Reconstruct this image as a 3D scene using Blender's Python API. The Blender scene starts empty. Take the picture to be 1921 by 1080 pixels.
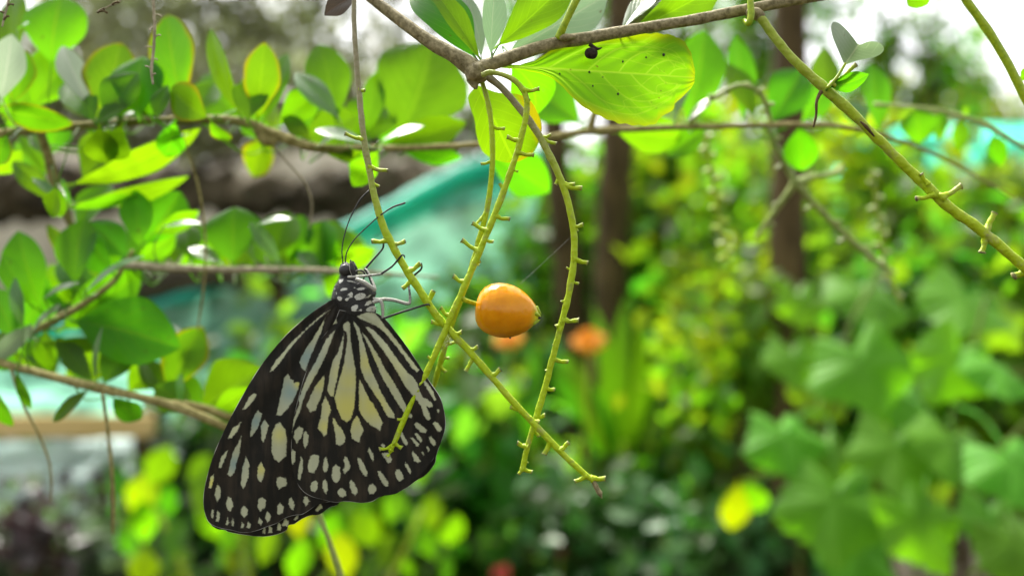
import bpy, math, random
import numpy as np
from mathutils import Vector, Matrix, noise as mnoise

random.seed(7); rng = np.random.default_rng(11)
sc = bpy.context.scene
COL = sc.collection
R = math.radians

# ------------------------------------------------------------------ camera
H = 1.4                       # camera height above the ground (m)
FD = 0.19                     # distance to the butterfly (m)
HF = math.tan(R(30))
cam = bpy.data.cameras.new('camera'); camo = bpy.data.objects.new('camera', cam); COL.objects.link(camo)
camo.location = (0, 0, H); camo.rotation_euler = (R(90), 0, 0)
cam.sensor_width = 36; cam.lens = 18 / HF
cam.clip_start = 0.01; cam.clip_end = 600
cam.dof.use_dof = True; cam.dof.focus_distance = FD - 0.001
cam.dof.aperture_fstop = 7.4
sc.camera = camo

# ------------------------------------------------------------------ world, sun, exposure
SUN_EL, SUN_ROT = R(57), R(-25)
w = bpy.data.worlds.new('World'); sc.world = w; w.use_nodes = True
nt = w.node_tree; bg = nt.nodes['Background']
sky = nt.nodes.new('ShaderNodeTexSky'); sky.sky_type = 'NISHITA'; sky.sun_disc = False
sky.sun_elevation = SUN_EL; sky.sun_rotation = SUN_ROT
sky.dust_density = 4.0; sky.air_density = 1.0; sky.ozone_density = 1.0
hs = nt.nodes.new('ShaderNodeHueSaturation'); hs.inputs['Saturation'].default_value = 0.10
nt.links.new(sky.outputs[0], hs.inputs['Color']); nt.links.new(hs.outputs[0], bg.inputs['Color'])
bg.inputs['Strength'].default_value = 0.15
sl = bpy.data.lights.new('sun', 'SUN'); sl.energy = 3.8; sl.angle = R(16); sl.color = (1, .95, .85)
slo = bpy.data.objects.new('sun', sl); COL.objects.link(slo)
sd = Vector((math.sin(SUN_ROT) * math.cos(SUN_EL), math.cos(SUN_ROT) * math.cos(SUN_EL), math.sin(SUN_EL)))
slo.rotation_euler = (-sd).to_track_quat('-Z', 'Y').to_euler()
slo.location = (0, 2, 8)
sc.view_settings.view_transform = 'Standard'; sc.view_settings.look = 'None'
sc.view_settings.exposure = 1.48; sc.view_settings.gamma = 1.0
sc.view_settings.use_curve_mapping = False
sc.render.engine = 'CYCLES'
sc.cycles.use_denoising = True
sc.cycles.max_bounces = 8; sc.cycles.transparent_max_bounces = 12
sc.cycles.diffuse_bounces = 4; sc.cycles.glossy_bounces = 2; sc.cycles.transmission_bounces = 5
sc.cycles.caustics_reflective = False; sc.cycles.caustics_refractive = False

# ------------------------------------------------------------------ helpers
KPX = 2 * HF / 1921
def P(px, py, d):
    """the point at distance d that the photograph shows at pixel px, py"""
    return Vector(((px - 960.5) * KPX * d, d, H + (540 - py) * KPX * d))

def mat(name):
    m = bpy.data.materials.new(name); m.use_nodes = True
    return m, m.node_tree, m.node_tree.nodes['Principled BSDF'], m.node_tree.nodes['Material Output']

def thing(name, label, cat, loc=(0, 0, 0), group=None):
    o = bpy.data.objects.new(name, None); COL.objects.link(o); o.location = loc
    o.empty_display_size = 0.01
    o['label'] = label; o['category'] = cat
    if group: o['group'] = group
    return o

def rootloc(o):
    while o.parent: o = o.parent
    return o.location

def part(parent, name, geo, m, label=None, smooth=True, attrs=None, uv=None, kind=None):
    """one mesh object; geo = (verts, faces) in world space"""
    v, f = geo[0], geo[1]
    me = bpy.data.meshes.new(name)
    off = Vector((0, 0, 0)) if parent is None else rootloc(parent)
    v = np.asarray([tuple(p) for p in v] if not isinstance(v, np.ndarray) else v, dtype=float) - np.array(off)
    me.from_pydata(v.tolist(), [], [list(map(int, q)) for q in f] if not isinstance(f, list) else f)
    if smooth: me.polygons.foreach_set('use_smooth', [True] * len(me.polygons))
    mats = m if isinstance(m, (list, tuple)) else [m]
    for mm in mats: me.materials.append(mm)
    if attrs:
        for k, a in attrs.items():
            at = me.attributes.new(k, 'FLOAT', 'POINT'); at.data.foreach_set('value', np.asarray(a, dtype=np.float32))
    if uv is not None:
        l = me.uv_layers.new(name='UVMap')
        idx = np.empty(len(me.loops), dtype=np.int32); me.loops.foreach_get('vertex_index', idx)
        l.data.foreach_set('uv', np.asarray(uv, dtype=np.float32)[idx].ravel())
    me.update()
    o = bpy.data.objects.new(name, me); COL.objects.link(o)
    o.parent = parent
    if label: o['label'] = label
    if kind: o['kind'] = kind
    return o

def catmull(pts, n=8):
    pts = [Vector(p) for p in pts]
    if len(pts) < 3:
        a, b = pts[0], pts[-1]
        return [a.lerp(b, i / n) for i in range(n + 1)]
    out = []
    q = [pts[0] * 2 - pts[1]] + pts + [pts[-1] * 2 - pts[-2]]
    for i in range(1, len(q) - 2):
        p0, p1, p2, p3 = q[i - 1], q[i], q[i + 1], q[i + 2]
        for k in range(n):
            t = k / n
            out.append(0.5 * ((2 * p1) + (-p0 + p2) * t + (2 * p0 - 5 * p1 + 4 * p2 - p3) * t * t + (-p0 + 3 * p1 - 3 * p2 + p3) * t ** 3))
    out.append(pts[-1])
    return out

def lerp_list(vals, n):
    vals = np.asarray(vals, float)
    return np.interp(np.linspace(0, 1, n), np.linspace(0, 1, len(vals)), vals)

def tube(pts, rad, seg=10, rough=0.0, scale=400, flat_end=False, spline=8):
    c = catmull(pts, spline) if spline else [Vector(p) for p in pts]
    n = len(c); rr = lerp_list(rad if hasattr(rad, '__len__') else [rad, rad], n)
    V, F = [], []
    up = None
    for i in range(n):
        t = (c[min(i + 1, n - 1)] - c[max(i - 1, 0)]).normalized()
        if up is None:
            up = t.orthogonal().normalized()
        up = (up - t * up.dot(t)).normalized(); bi = t.cross(up)
        for k in range(seg):
            a = 2 * math.pi * k / seg
            dirv = up * math.cos(a) + bi * math.sin(a)
            r = rr[i]
            if rough:
                r *= 1 + rough * mnoise.noise((c[i] + dirv * r) * scale)
            V.append(c[i] + dirv * r)
    for i in range(n - 1):
        for k in range(seg):
            a, b = i * seg + k, i * seg + (k + 1) % seg
            F.append((a, b, b + seg, a + seg))
    V.append(c[0] - (c[1] - c[0]).normalized() * rr[0] * .4); V.append(c[-1] + (c[-1] - c[-2]).normalized() * rr[-1] * (.05 if flat_end else .6))
    i0, i1 = len(V) - 2, len(V) - 1
    for k in range(seg):
        F.append((i0, (k + 1) % seg, k)); F.append((i1, (n - 1) * seg + k, (n - 1) * seg + (k + 1) % seg))
    return V, F

def join(*geos):
    V, F = [], []
    for v, f in geos:
        o = len(V); V += [Vector(p) for p in v]; F += [tuple(i + o for i in q) for q in f]
    return V, F

def box(c, s, rz=0.0):
    V = []
    M = Matrix.Rotation(rz, 3, 'Z')
    for x in (-1, 1):
        for y in (-1, 1):
            for z in (-1, 1):
                V.append(Vector(c) + M @ Vector((x * s[0] / 2, y * s[1] / 2, z * s[2] / 2)))
    F = [(0, 1, 3, 2), (4, 6, 7, 5), (0, 4, 5, 1), (2, 3, 7, 6), (0, 2, 6, 4), (1, 5, 7, 3)]
    return V, F

def ellipsoid(c, r, rot=None, nu=16, nv=10, bump=0.0, bs=300):
    V, F = [], []
    M = rot or Matrix.Identity(3)
    for j in range(nv + 1):
        th = math.pi * j / nv
        for i in range(nu):
            ph = 2 * math.pi * i / nu
            p = Vector((r[0] * math.sin(th) * math.cos(ph), r[1] * math.sin(th) * math.sin(ph), r[2] * math.cos(th)))
            if bump: p *= 1 + bump * mnoise.noise((p + Vector(c)) * bs)
            V.append(Vector(c) + M @ p)
    for j in range(nv):
        for i in range(nu):
            a = j * nu + i; b = j * nu + (i + 1) % nu
            F.append((a, b, b + nu, a + nu))
    return V, F

# ------------------------------------------------------------------ materials
def leaf_mat(name, dif, tra, rough=.42, trans=.65, edge=None, veins=True, spec=.32, var=.3, uvs=True, net=False):
    """two-sided leaf: diffuse + light shining through + waxy gloss; veins, blotches and margin colour from the leaf's own uv"""
    m, t, b, out = mat(name)
    N, L = t.nodes.new, t.links.new
    geo = N('ShaderNodeNewGeometry'); tc = N('ShaderNodeTexCoord')
    no = N('ShaderNodeTexNoise'); no.inputs['Scale'].default_value = 130 if uvs else 9; no.inputs['Detail'].default_value = 4
    L(tc.outputs['Object'], no.inputs['Vector'])
    oi = N('ShaderNodeObjectInfo')
    if uvs:
        rnd = oi.outputs['Random']
    else:
        at = N('ShaderNodeAttribute'); at.attribute_name = 'rnd'; rnd = at.outputs['Fac']
    ad = N('ShaderNodeMath'); ad.operation = 'ADD'; L(rnd, ad.inputs[0]); L(no.outputs['Fac'], ad.inputs[1])
    mr = N('ShaderNodeMapRange'); mr.inputs['From Min'].default_value = .3; mr.inputs['From Max'].default_value = 1.7
    mr.inputs['To Min'].default_value = 1 - var; mr.inputs['To Max'].default_value = 1 + var; L(ad.outputs[0], mr.inputs['Value'])
    def col(c):
        h = N('ShaderNodeHueSaturation'); h.inputs['Color'].default_value = (*c, 1)
        L(mr.outputs[0], h.inputs['Value'])
        h2 = N('ShaderNodeMapRange'); h2.inputs['To Min'].default_value = .5 - var * .07; h2.inputs['To Max'].default_value = .5 + var * .07
        L(rnd, h2.inputs['Value']); L(h2.outputs[0], h.inputs['Hue'])
        return h.outputs[0]
    cd, ct = col(dif), col(tra)
    bump = N('ShaderNodeBump'); bump.inputs['Strength'].default_value = .35; bump.inputs['Distance'].default_value = .0006
    if uvs and (veins or edge):
        uv = N('ShaderNodeUVMap'); sx = N('ShaderNodeSeparateXYZ'); L(uv.outputs[0], sx.inputs[0])
        av = N('ShaderNodeMath'); av.operation = 'ABSOLUTE'; L(sx.outputs['Y'], av.inputs[0])
        # midrib
        mid = N('ShaderNodeMapRange'); mid.interpolation_type = 'SMOOTHSTEP'
        mid.inputs['From Min'].default_value = .045; mid.inputs['From Max'].default_value = .015
        L(av.outputs[0], mid.inputs['Value'])
        # side veins sweep forward
        k1 = N('ShaderNodeMath'); k1.operation = 'POWER'; L(av.outputs[0], k1.inputs[0]); k1.inputs[1].default_value = 1.25
        k2 = N('ShaderNodeMath'); k2.operation = 'MULTIPLY_ADD'; L(k1.outputs[0], k2.inputs[0]); k2.inputs[1].default_value = -.42; L(sx.outputs['X'], k2.inputs[2])
        sg = N('ShaderNodeMath'); sg.operation = 'SIGN'; L(sx.outputs['Y'], sg.inputs[0])
        k3 = N('ShaderNodeMath'); k3.operation = 'MULTIPLY_ADD'; L(sg.outputs[0], k3.inputs[0]); k3.inputs[1].default_value = .03; L(k2.outputs[0], k3.inputs[2])
        k4 = N('ShaderNodeMath'); k4.operation = 'MULTIPLY'; L(k3.outputs[0], k4.inputs[0]); k4.inputs[1].default_value = 7.5
        k5 = N('ShaderNodeMath'); k5.operation = 'PINGPONG'; L(k4.outputs[0], k5.inputs[0]); k5.inputs[1].default_value = .5
        sv = N('ShaderNodeMapRange'); sv.interpolation_type = 'SMOOTHSTEP'
        sv.inputs['From Min'].default_value = .06; sv.inputs['From Max'].default_value = .01; L(k5.outputs[0], sv.inputs['Value'])
        sv.inputs['To Max'].default_value = .6
        mx = N('ShaderNodeMath'); mx.operation = 'MAXIMUM'; L(mid.outputs[0], mx.inputs[0]); L(sv.outputs[0], mx.inputs[1])
        if not net: L(mx.outputs[0], bump.inputs['Height'])
        def vein(c, src):
            mi = N('ShaderNodeMix'); mi.data_type = 'RGBA'
            s = N('ShaderNodeMath'); s.operation = 'MULTIPLY'; s.inputs[1].default_value = .62; L(mx.outputs[0], s.inputs[0])
            L(s.outputs[0], mi.inputs['Factor']); L(src, mi.inputs['A']); mi.inputs['B'].default_value = (*c, 1)
            return mi.outputs['Result']
        if veins: cd = vein((min(1, dif[0] * 2.2 + .03), min(1, dif[1] * 1.7 + .03), dif[2] * 2 + .01), cd)
        if veins: ct = vein((min(1, tra[0] * 1.35 + .03), min(1, tra[1] * 1.15), tra[2] * 1.5), ct)
        if edge:
            em = N('ShaderNodeMapRange'); em.interpolation_type = 'SMOOTHSTEP'; em.inputs['From Min'].default_value = .72; em.inputs['From Max'].default_value = 1.05
            tip = N('ShaderNodeMath'); tip.operation = 'POWER'; L(sx.outputs['X'], tip.inputs[0]); tip.inputs[1].default_value = 5
            m2 = N('ShaderNodeMath'); m2.operation = 'MAXIMUM'; L(av.outputs[0], m2.inputs[0]); L(tip.outputs[0], m2.inputs[1])
            n2 = N('ShaderNodeMath'); n2.operation = 'MULTIPLY_ADD'; L(no.outputs['Fac'], n2.inputs[0]); n2.inputs[1].default_value = .3; L(m2.outputs[0], n2.inputs[2])
            n3 = N('ShaderNodeMath'); n3.operation = 'SUBTRACT'; L(n2.outputs[0], n3.inputs[0]); n3.inputs[1].default_value = .15
            L(n3.outputs[0], em.inputs['Value'])
            def ed(src, c):
                mi = N('ShaderNodeMix'); mi.data_type = 'RGBA'; L(em.outputs[0], mi.inputs['Factor']); L(src, mi.inputs['A']); mi.inputs['B'].default_value = (*c, 1)
                return mi.outputs['Result']
            cd = ed(cd, [x * .5 for x in edge]); ct = ed(ct, edge)
        L(bump.outputs[0], b.inputs['Normal'])
    if net:                                                 # traced veins stored on the blade
        va = N('ShaderNodeAttribute'); va.attribute_name = 'vein'
        def vm(src, c, f):
            mi = N('ShaderNodeMix'); mi.data_type = 'RGBA'; mu = N('ShaderNodeMath'); mu.operation = 'MULTIPLY'; mu.inputs[1].default_value = f
            L(va.outputs['Fac'], mu.inputs[0]); L(mu.outputs[0], mi.inputs['Factor']); L(src, mi.inputs['A']); mi.inputs['B'].default_value = (*c, 1); return mi.outputs['Result']
        cd = vm(cd, (.22, .32, .03), .5); ct = vm(ct, (.38, .56, .04), .5)
        L(va.outputs['Fac'], bump.inputs['Height']); L(bump.outputs[0], b.inputs['Normal'])
    if uvs:                                                 # small brown flecks and insect marks
        ns_ = N('ShaderNodeTexNoise'); ns_.inputs['Scale'].default_value = 620; ns_.inputs['Detail'].default_value = 2; L(tc.outputs['Object'], ns_.inputs['Vector'])
        fk = N('ShaderNodeMapRange'); fk.interpolation_type = 'SMOOTHSTEP'; fk.inputs['From Min'].default_value = .70; fk.inputs['From Max'].default_value = .76; fk.inputs['To Max'].default_value = .75; L(ns_.outputs['Fac'], fk.inputs['Value'])
        def flk(src, c):
            mi = N('ShaderNodeMix'); mi.data_type = 'RGBA'; L(fk.outputs[0], mi.inputs['Factor']); L(src, mi.inputs['A']); mi.inputs['B'].default_value = (*c, 1); return mi.outputs['Result']
        cd = flk(cd, (.05, .035, .01)); ct = flk(ct, (.12, .08, .01))
    b.inputs['Roughness'].default_value = rough
    b.inputs['Specular IOR Level'].default_value = spec
    L(cd, b.inputs['Base Color'])
    tr = N('ShaderNodeBsdfTranslucent'); L(ct, tr.inputs['Color'])
    mi = N('ShaderNodeMixShader'); mi.inputs[0].default_value = trans
    L(b.outputs[0], mi.inputs[1]); L(tr.outputs[0], mi.inputs[2]); L(mi.outputs[0], out.inputs['Surface'])
    return m

def bark_mat(name, c1, c2, scale=350, rough=.85, bump=.5, dist=.001, stretch=(1, 1, 1), spec=.2, thr=(.35, .65)):
    m, t, b, out = mat(name); N, L = t.nodes.new, t.links.new
    tc = N('ShaderNodeTexCoord'); mp = N('ShaderNodeMapping'); mp.inputs['Scale'].default_value = stretch
    L(tc.outputs['Object'], mp.inputs['Vector'])
    no = N('ShaderNodeTexNoise'); no.inputs['Scale'].default_value = scale; no.inputs['Detail'].default_value = 6; no.inputs['Roughness'].default_value = .65
    L(mp.outputs[0], no.inputs['Vector'])
    cr = N('ShaderNodeValToRGB'); cr.color_ramp.elements[0].position = thr[0]; cr.color_ramp.elements[1].position = thr[1]
    cr.color_ramp.elements[0].color = (*c1, 1); cr.color_ramp.elements[1].color = (*c2, 1)
    L(no.outputs['Fac'], cr.inputs[0]); L(cr.outputs[0], b.inputs['Base Color'])
    bp = N('ShaderNodeBump'); bp.inputs['Strength'].default_value = bump; bp.inputs['Distance'].default_value = dist
    L(no.outputs['Fac'], bp.inputs['Height']); L(bp.outputs[0], b.inputs['Normal'])
    b.inputs['Roughness'].default_value = rough; b.inputs['Specular IOR Level'].default_value = spec
    return m

M = {}
M['leaf'] = leaf_mat('leaf_fresh', (.05, .145, .003), (.125, .345, .002))
M['leaf_lime'] = leaf_mat('leaf_lime', (.08, .19, .003), (.175, .40, .002))
M['leaf_edge'] = leaf_mat('leaf_reddening', (.06, .15, .003), (.14, .34, .002), edge=(.30, .24, .002))
M['leaf_dark'] = leaf_mat('leaf_mature', (.035, .105, .004), (.095, .28, .003), trans=.55)
M['leaf_gloss'] = leaf_mat('leaf_waxy', (.05, .13, .02), (.14, .36, .01), rough=.3, trans=.35, spec=.9)
M['leaf_yellow'] = leaf_mat('leaf_yellow', (.18, .27, .001), (.32, .43, .001))
M['leaf_grey'] = leaf_mat('leaf_greyish', (.15, .20, .13), (.20, .32, .14), trans=.35, rough=.4, spec=.7)
M['leaf_sheen'] = leaf_mat('leaf_painted_sheen', (.34, .40, .30), (.36, .48, .28), trans=.4, rough=.35, spec=.8, var=.1)  # white sky reflection on waxy leaves, painted into a pale base colour
M['leaf_brown'] = leaf_mat('leaf_dead', (.05, .035, .022), (.06, .035, .015), trans=.2)
M['leaf_hero'] = leaf_mat('leaf_big', (.085, .17, .006), (.27, .46, .005), edge=(.50, .48, .005), veins=True, var=.12)
M['leaf_net'] = leaf_mat('leaf_net', (.07, .17, .003), (.165, .385, .002), edge=(.30, .38, .002), veins=False, var=.12, net=True)
M['lobed'] = leaf_mat('leaf_lobed', (.095, .27, .022), (.17, .52, .006), trans=.5, rough=.5, spec=.16)
M['lobed_bright'] = leaf_mat('leaf_lobed_bright', (.10, .22, .006), (.24, .52, .004), trans=.55, rough=.5)
M['crown_lime'] = leaf_mat('foliage_lime', (.085, .17, .008), (.26, .46, .008), uvs=False, var=.5)
M['crown_green'] = leaf_mat('foliage_green', (.05, .135, .012), (.15, .37, .012), uvs=False, var=.5)
M['crown_dark_shade'] = leaf_mat('foliage_dark_shade', (.018, .060, .010), (.045, .15, .008), uvs=False, var=.5, trans=.4)  # dark green foliage, with the deep shade among bushes painted into its colour
M['crown_grey'] = leaf_mat('foliage_greygreen', (.04, .105, .022), (.075, .21, .02), uvs=False, var=.45, trans=.35)
M['crown_haze_olive'] = leaf_mat('foliage_haze_olive', (.15, .16, .08), (.21, .24, .095), uvs=False, var=.3, trans=.5)  # haze over the distant trees is painted into this pale grey-olive
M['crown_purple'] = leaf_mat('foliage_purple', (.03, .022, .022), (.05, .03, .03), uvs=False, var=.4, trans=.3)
M['wood'] = bark_mat('branch_bark', (.085, .07, .026), (.38, .33, .18), 800, thr=(.3, .7), dist=.0014, rough=.7)
M['wood_mid'] = bark_mat('young_bark', (.15, .13, .035), (.36, .32, .13), 500)
M['wood_dry'] = bark_mat('dry_twig', (.22, .19, .12), (.46, .41, .28), 600)
M['stem'] = bark_mat('green_stem', (.20, .31, .004), (.38, .50, .012), 900, rough=.45, bump=.25, dist=.0004, spec=.45)
M['stem_pale'] = bark_mat('pale_stem', (.20, .28, .06), (.34, .40, .12), 500, rough=.5, bump=.2, spec=.4)
M['stub_tip'] = bark_mat('stub_cut_tip', (.10, .07, .03), (.34, .27, .14), 1500, rough=.8)
M['bark'] = bark_mat('trunk_bark', (.03, .021, .007), (.12, .085, .032), 45, bump=.8, dist=.01, stretch=(1, 1, .3))
M['log'] = bark_mat('old_log', (.012, .010, .006), (.13, .105, .06), 14, bump=.9, dist=.02, stretch=(.35, 1, 1))
M['soil'] = bark_mat('soil', (.02, .018, .01), (.06, .05, .03), 6, bump=.6, dist=.03)
M['wall'] = bark_mat('weathered_plaster', (.40, .36, .26), (.62, .57, .44), 3.5, bump=.4, dist=.01)
M['plank'] = bark_mat('plank', (.52, .38, .14), (.74, .57, .27), 12, bump=.3, dist=.003, stretch=(.15, 1, 1))
M['black'] = bark_mat('insect_black', (.006, .006, .006), (.02, .02, .018), 3000, rough=.45, bump=.2, dist=.0001, spec=.5)

# stem with a woody top that turns green: 'woody' is stored along the stem
def stem_mat():
    m, t, b, out = mat('raceme_stem'); N, L = t.nodes.new, t.links.new
    at = N('ShaderNodeAttribute'); at.attribute_name = 'woody'
    tc = N('ShaderNodeTexCoord'); no = N('ShaderNodeTexNoise'); no.inputs['Scale'].default_value = 900; no.inputs['Detail'].default_value = 5
    L(tc.outputs['Object'], no.inputs['Vector'])
    def ramp(a, c):
        r = N('ShaderNodeMix'); r.data_type = 'RGBA'; r.inputs['A'].default_value = (*a, 1); r.inputs['B'].default_value = (*c, 1)
        L(no.outputs['Fac'], r.inputs['Factor']); return r.outputs['Result']
    g = ramp((.24, .37, .001), (.46, .60, .006)); wd = ramp((.10, .085, .04), (.38, .34, .20))
    n2 = N('ShaderNodeMath'); n2.operation = 'MULTIPLY_ADD'; L(no.outputs['Fac'], n2.inputs[0]); n2.inputs[1].default_value = .5; n2.inputs[2].default_value = -.25
    n3 = N('ShaderNodeMath'); n3.operation = 'ADD'; n3.use_clamp = True; L(at.outputs['Fac'], n3.inputs[0]); L(n2.outputs[0], n3.inputs[1])
    nb_ = N('ShaderNodeTexNoise'); nb_.inputs['Scale'].default_value = 240; nb_.inputs['Detail'].default_value = 6; nb_.inputs['Roughness'].default_value = .7; L(tc.outputs['Object'], nb_.inputs['Vector'])
    bl = N('ShaderNodeMapRange'); bl.inputs['From Min'].default_value = .53; bl.inputs['From Max'].default_value = .72; bl.inputs['To Max'].default_value = .75; L(nb_.outputs['Fac'], bl.inputs['Value'])
    n4 = N('ShaderNodeMath'); n4.operation = 'MAXIMUM'; L(n3.outputs[0], n4.inputs[0]); L(bl.outputs[0], n4.inputs[1])
    mi = N('ShaderNodeMix'); mi.data_type = 'RGBA'; L(n4.outputs[0], mi.inputs['Factor']); L(g, mi.inputs['A']); L(wd, mi.inputs['B'])
    ca = N('ShaderNodeAttribute'); ca.attribute_name = 'cut'
    mc = N('ShaderNodeMix'); mc.data_type = 'RGBA'; L(ca.outputs['Fac'], mc.inputs['Factor']); L(mi.outputs['Result'], mc.inputs['A']); mc.inputs['B'].default_value = (.07, .05, .03, 1)
    L(mc.outputs['Result'], b.inputs['Base Color'])
    bp = N('ShaderNodeBump'); bp.inputs['Strength'].default_value = .6; bp.inputs['Distance'].default_value = .0008
    L(no.outputs['Fac'], bp.inputs['Height']); L(bp.outputs[0], b.inputs['Normal'])
    b.inputs['Roughness'].default_value = .5; b.inputs['Specular IOR Level'].default_value = .3; b.inputs['Subsurface Weight'].default_value = .15
    b.inputs['Subsurface Radius'].default_value = (.001, .001, .0003); b.inputs['Subsurface Scale'].default_value = .5
    return m
M['raceme'] = stem_mat()

def net_mat(name, c, opacity, through=.55, contrast=.25):
    m, t, b, out = mat(name); N, L = t.nodes.new, t.links.new
    tc = N('ShaderNodeTexCoord'); no = N('ShaderNodeTexNoise'); no.inputs['Scale'].default_value = 5; no.inputs['Detail'].default_value = 4
    L(tc.outputs['Object'], no.inputs['Vector'])
    h = N('ShaderNodeHueSaturation'); h.inputs['Color'].default_value = (*c, 1)
    mr = N('ShaderNodeMapRange'); mr.inputs['From Min'].default_value = .3; mr.inputs['From Max'].default_value = .7; mr.inputs['To Min'].default_value = .62; mr.inputs['To Max'].default_value = 1.3
    L(no.outputs['Fac'], mr.inputs['Value']); L(mr.outputs[0], h.inputs['Value'])
    L(h.outputs[0], b.inputs['Base Color']); b.inputs['Roughness'].default_value = .5
    tl = N('ShaderNodeBsdfTranslucent'); L(h.outputs[0], tl.inputs['Color'])
    m1 = N('ShaderNodeMixShader'); m1.inputs[0].default_value = through; L(b.outputs[0], m1.inputs[1]); L(tl.outputs[0], m1.inputs[2])
    tp = N('ShaderNodeBsdfTransparent')
    m2 = N('ShaderNodeMixShader'); L(tp.outputs[0], m2.inputs[1]); L(m1.outputs[0], m2.inputs[2])
    o2 = N('ShaderNodeMapRange'); o2.inputs['From Min'].default_value = .3; o2.inputs['From Max'].default_value = .7
    o2.inputs['To Min'].default_value = opacity - .1; o2.inputs['To Max'].default_value = opacity + .1
    L(no.outputs['Fac'], o2.inputs['Value']); L(o2.outputs[0], m2.inputs[0])
    L(m2.outputs[0], out.inputs['Surface'])
    return m
M['net'] = net_mat('shade_net', (.18, .42, .29), .8, .6)
M['net_teal'] = net_mat('shade_net_teal', (.12, .80, .60), .9, .75)
M['net_lit'] = net_mat('shade_net_painted_lit', (.36, .80, .60), .88, .7)  # paler copy of the net colour, stronger light painted in
M['sheet'] = net_mat('pale_sheet', (.72, .86, .86), .95, .75)
M['hem'] = net_mat('net_hem', (.02, .50, .36), .96)

# ------------------------------------------------------------------ leaves
def obovate(u):
    if u < .07: return .035
    s = (u - .07) / .93
    return max(.035, math.sin(math.pi * min(1, s ** 1.2)) ** .82)
def ovate(u):
    if u < .07: return .035
    s = (u - .07) / .93
    return max(.035, math.sin(math.pi * min(1, s ** .82)) ** .9)

def leaf_geo(base, tip, hw, roll=0.0, fold=.24, curl=.14, prof=obovate, nu=22, nv=10, wob=.11, hw2=None, bend=0.0, view=Vector((0, 1, 0))):
    """leaf blade from base to tip; roll turns it about its own midrib, away from facing the viewer"""
    A = tip - base; ln = A.length; a = A.normalized()
    S = a.cross(view).normalized()
    if roll == 'up':                                        # blade lies open to the sky, like a tilted tray
        h = (sd + Vector((0, -1, 0))).normalized(); S = (h - a * h.dot(a)).normalized().cross(a) * -1; roll = 0
    else: S = Matrix.Rotation(R(roll), 3, a) @ S
    N = S.cross(a).normalized()
    if N.y > 0 and abs(roll) < 90: N = -N                   # cup towards the viewer
    V, UV, F = [], [], []
    ph = random.uniform(0, 6.28); ph2 = random.uniform(0, 6.28)
    hw2 = hw * random.uniform(.86, 1.14) if hw2 is None else hw2
    bend = bend + random.uniform(-.035, .035); nick = random.uniform(3, 6)
    for i in range(nu + 1):
        u = i / nu
        c = base + A * u + S * (bend * ln * 4 * u * (1 - u)) - N * (curl * ln * (u - .35) ** 2 * 1.6)
        for j in range(nv + 1):
            v = -1 + 2 * j / nv
            wv = (prof(u) if u < .995 else .0) * (hw if v > 0 else hw2) * (1 + .035 * math.sin(nick * 3 * u + ph + (2 if v > 0 else 0)))
            off = fold * abs(v) * wv + wob * hw * math.sin(5.5 * u + ph + 2 * v) * v * v * (prof(u)) - .10 * wv * v * v
            V.append(c + S * (v * wv) + N * off)
            UV.append((u, v))
    for i in range(nu):
        for j in range(nv):
            q = i * (nv + 1) + j
            F.append((q, q + 1, q + nv + 2, q + nv + 1))
    return V, F, UV

def add_leaf(parent, b, t, hw, d, m='leaf', roll=0, dt=0.0, attach=None, name='leaf', label=None, **kw):
    """leaf given by the picture points of base and tip; d = distance of its base, dt = how much farther its tip is (mm)"""
    base, tip = P(b[0], b[1], d), P(t[0], t[1], d + dt / 1000)
    V, F, UV = leaf_geo(base, tip, hw * KPX * d, roll, **kw)
    if attach is not None:
        q = min(attach, key=lambda p: (p - base).length)
        if (q - base).length > .0004:
            r = 1.6 * KPX * .19 * max(1, d / .25)
            mid = (q + base) / 2 + (base - tip).normalized() * (q - base).length * .15
            pv, pf = tube([q, mid, base + (tip - base) * .1], [r * 1.5, r, r], seg=6, spline=4)
            o = len(V); V += pv; F += [tuple(i + o for i in f) for f in pf]; UV += [(0.03, 0)] * len(pv)
    return part(parent, name, (V, F), M[m], label, uv=UV)

def stub(parent, p0, p1, r, d, tipdark=True, dz=0.0, name='stub', m=None):
    """short spur left by a fallen fruit: flares at its foot, cut end"""
    a, b = P(p0[0], p0[1], d), P(p1[0], p1[1], d + dz)
    L_ = (b - a).length
    mid = a.lerp(b, .5) + Vector((0, 0, -.06 * L_)) + Vector((random.uniform(-.06, .06) * L_, 0, 0))
    k = KPX * .19
    V, F = tube([a, a.lerp(b, .2), mid, a.lerp(b, .86), b], [r * random.uniform(1.5, 2.0) * k, r * 1.1 * k, r * .8 * k, r * random.uniform(.75, .95) * k, r * random.uniform(.9, 1.2) * k], seg=8, spline=3, flat_end=True, rough=.3, scale=1300)
    n = len(V); nr = (n - 2) // 8
    wd = [0.0] * n; cu = [0.0] * n; cs_ = random.choice([0, .5, .9, 1.0])
    for i in range(n):
        ring = i // 8 if i < n - 2 else (0 if i == n - 2 else nr)
        if tipdark: wd[i] = max(0, min(1, (ring / nr - .6) * 2.6)); cu[i] = cs_ * max(0, min(1, (ring / nr - .8) * 6))
    return part(parent, name, (V, F), m or M['raceme'], attrs={'woody': wd, 'cut': cu})

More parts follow.
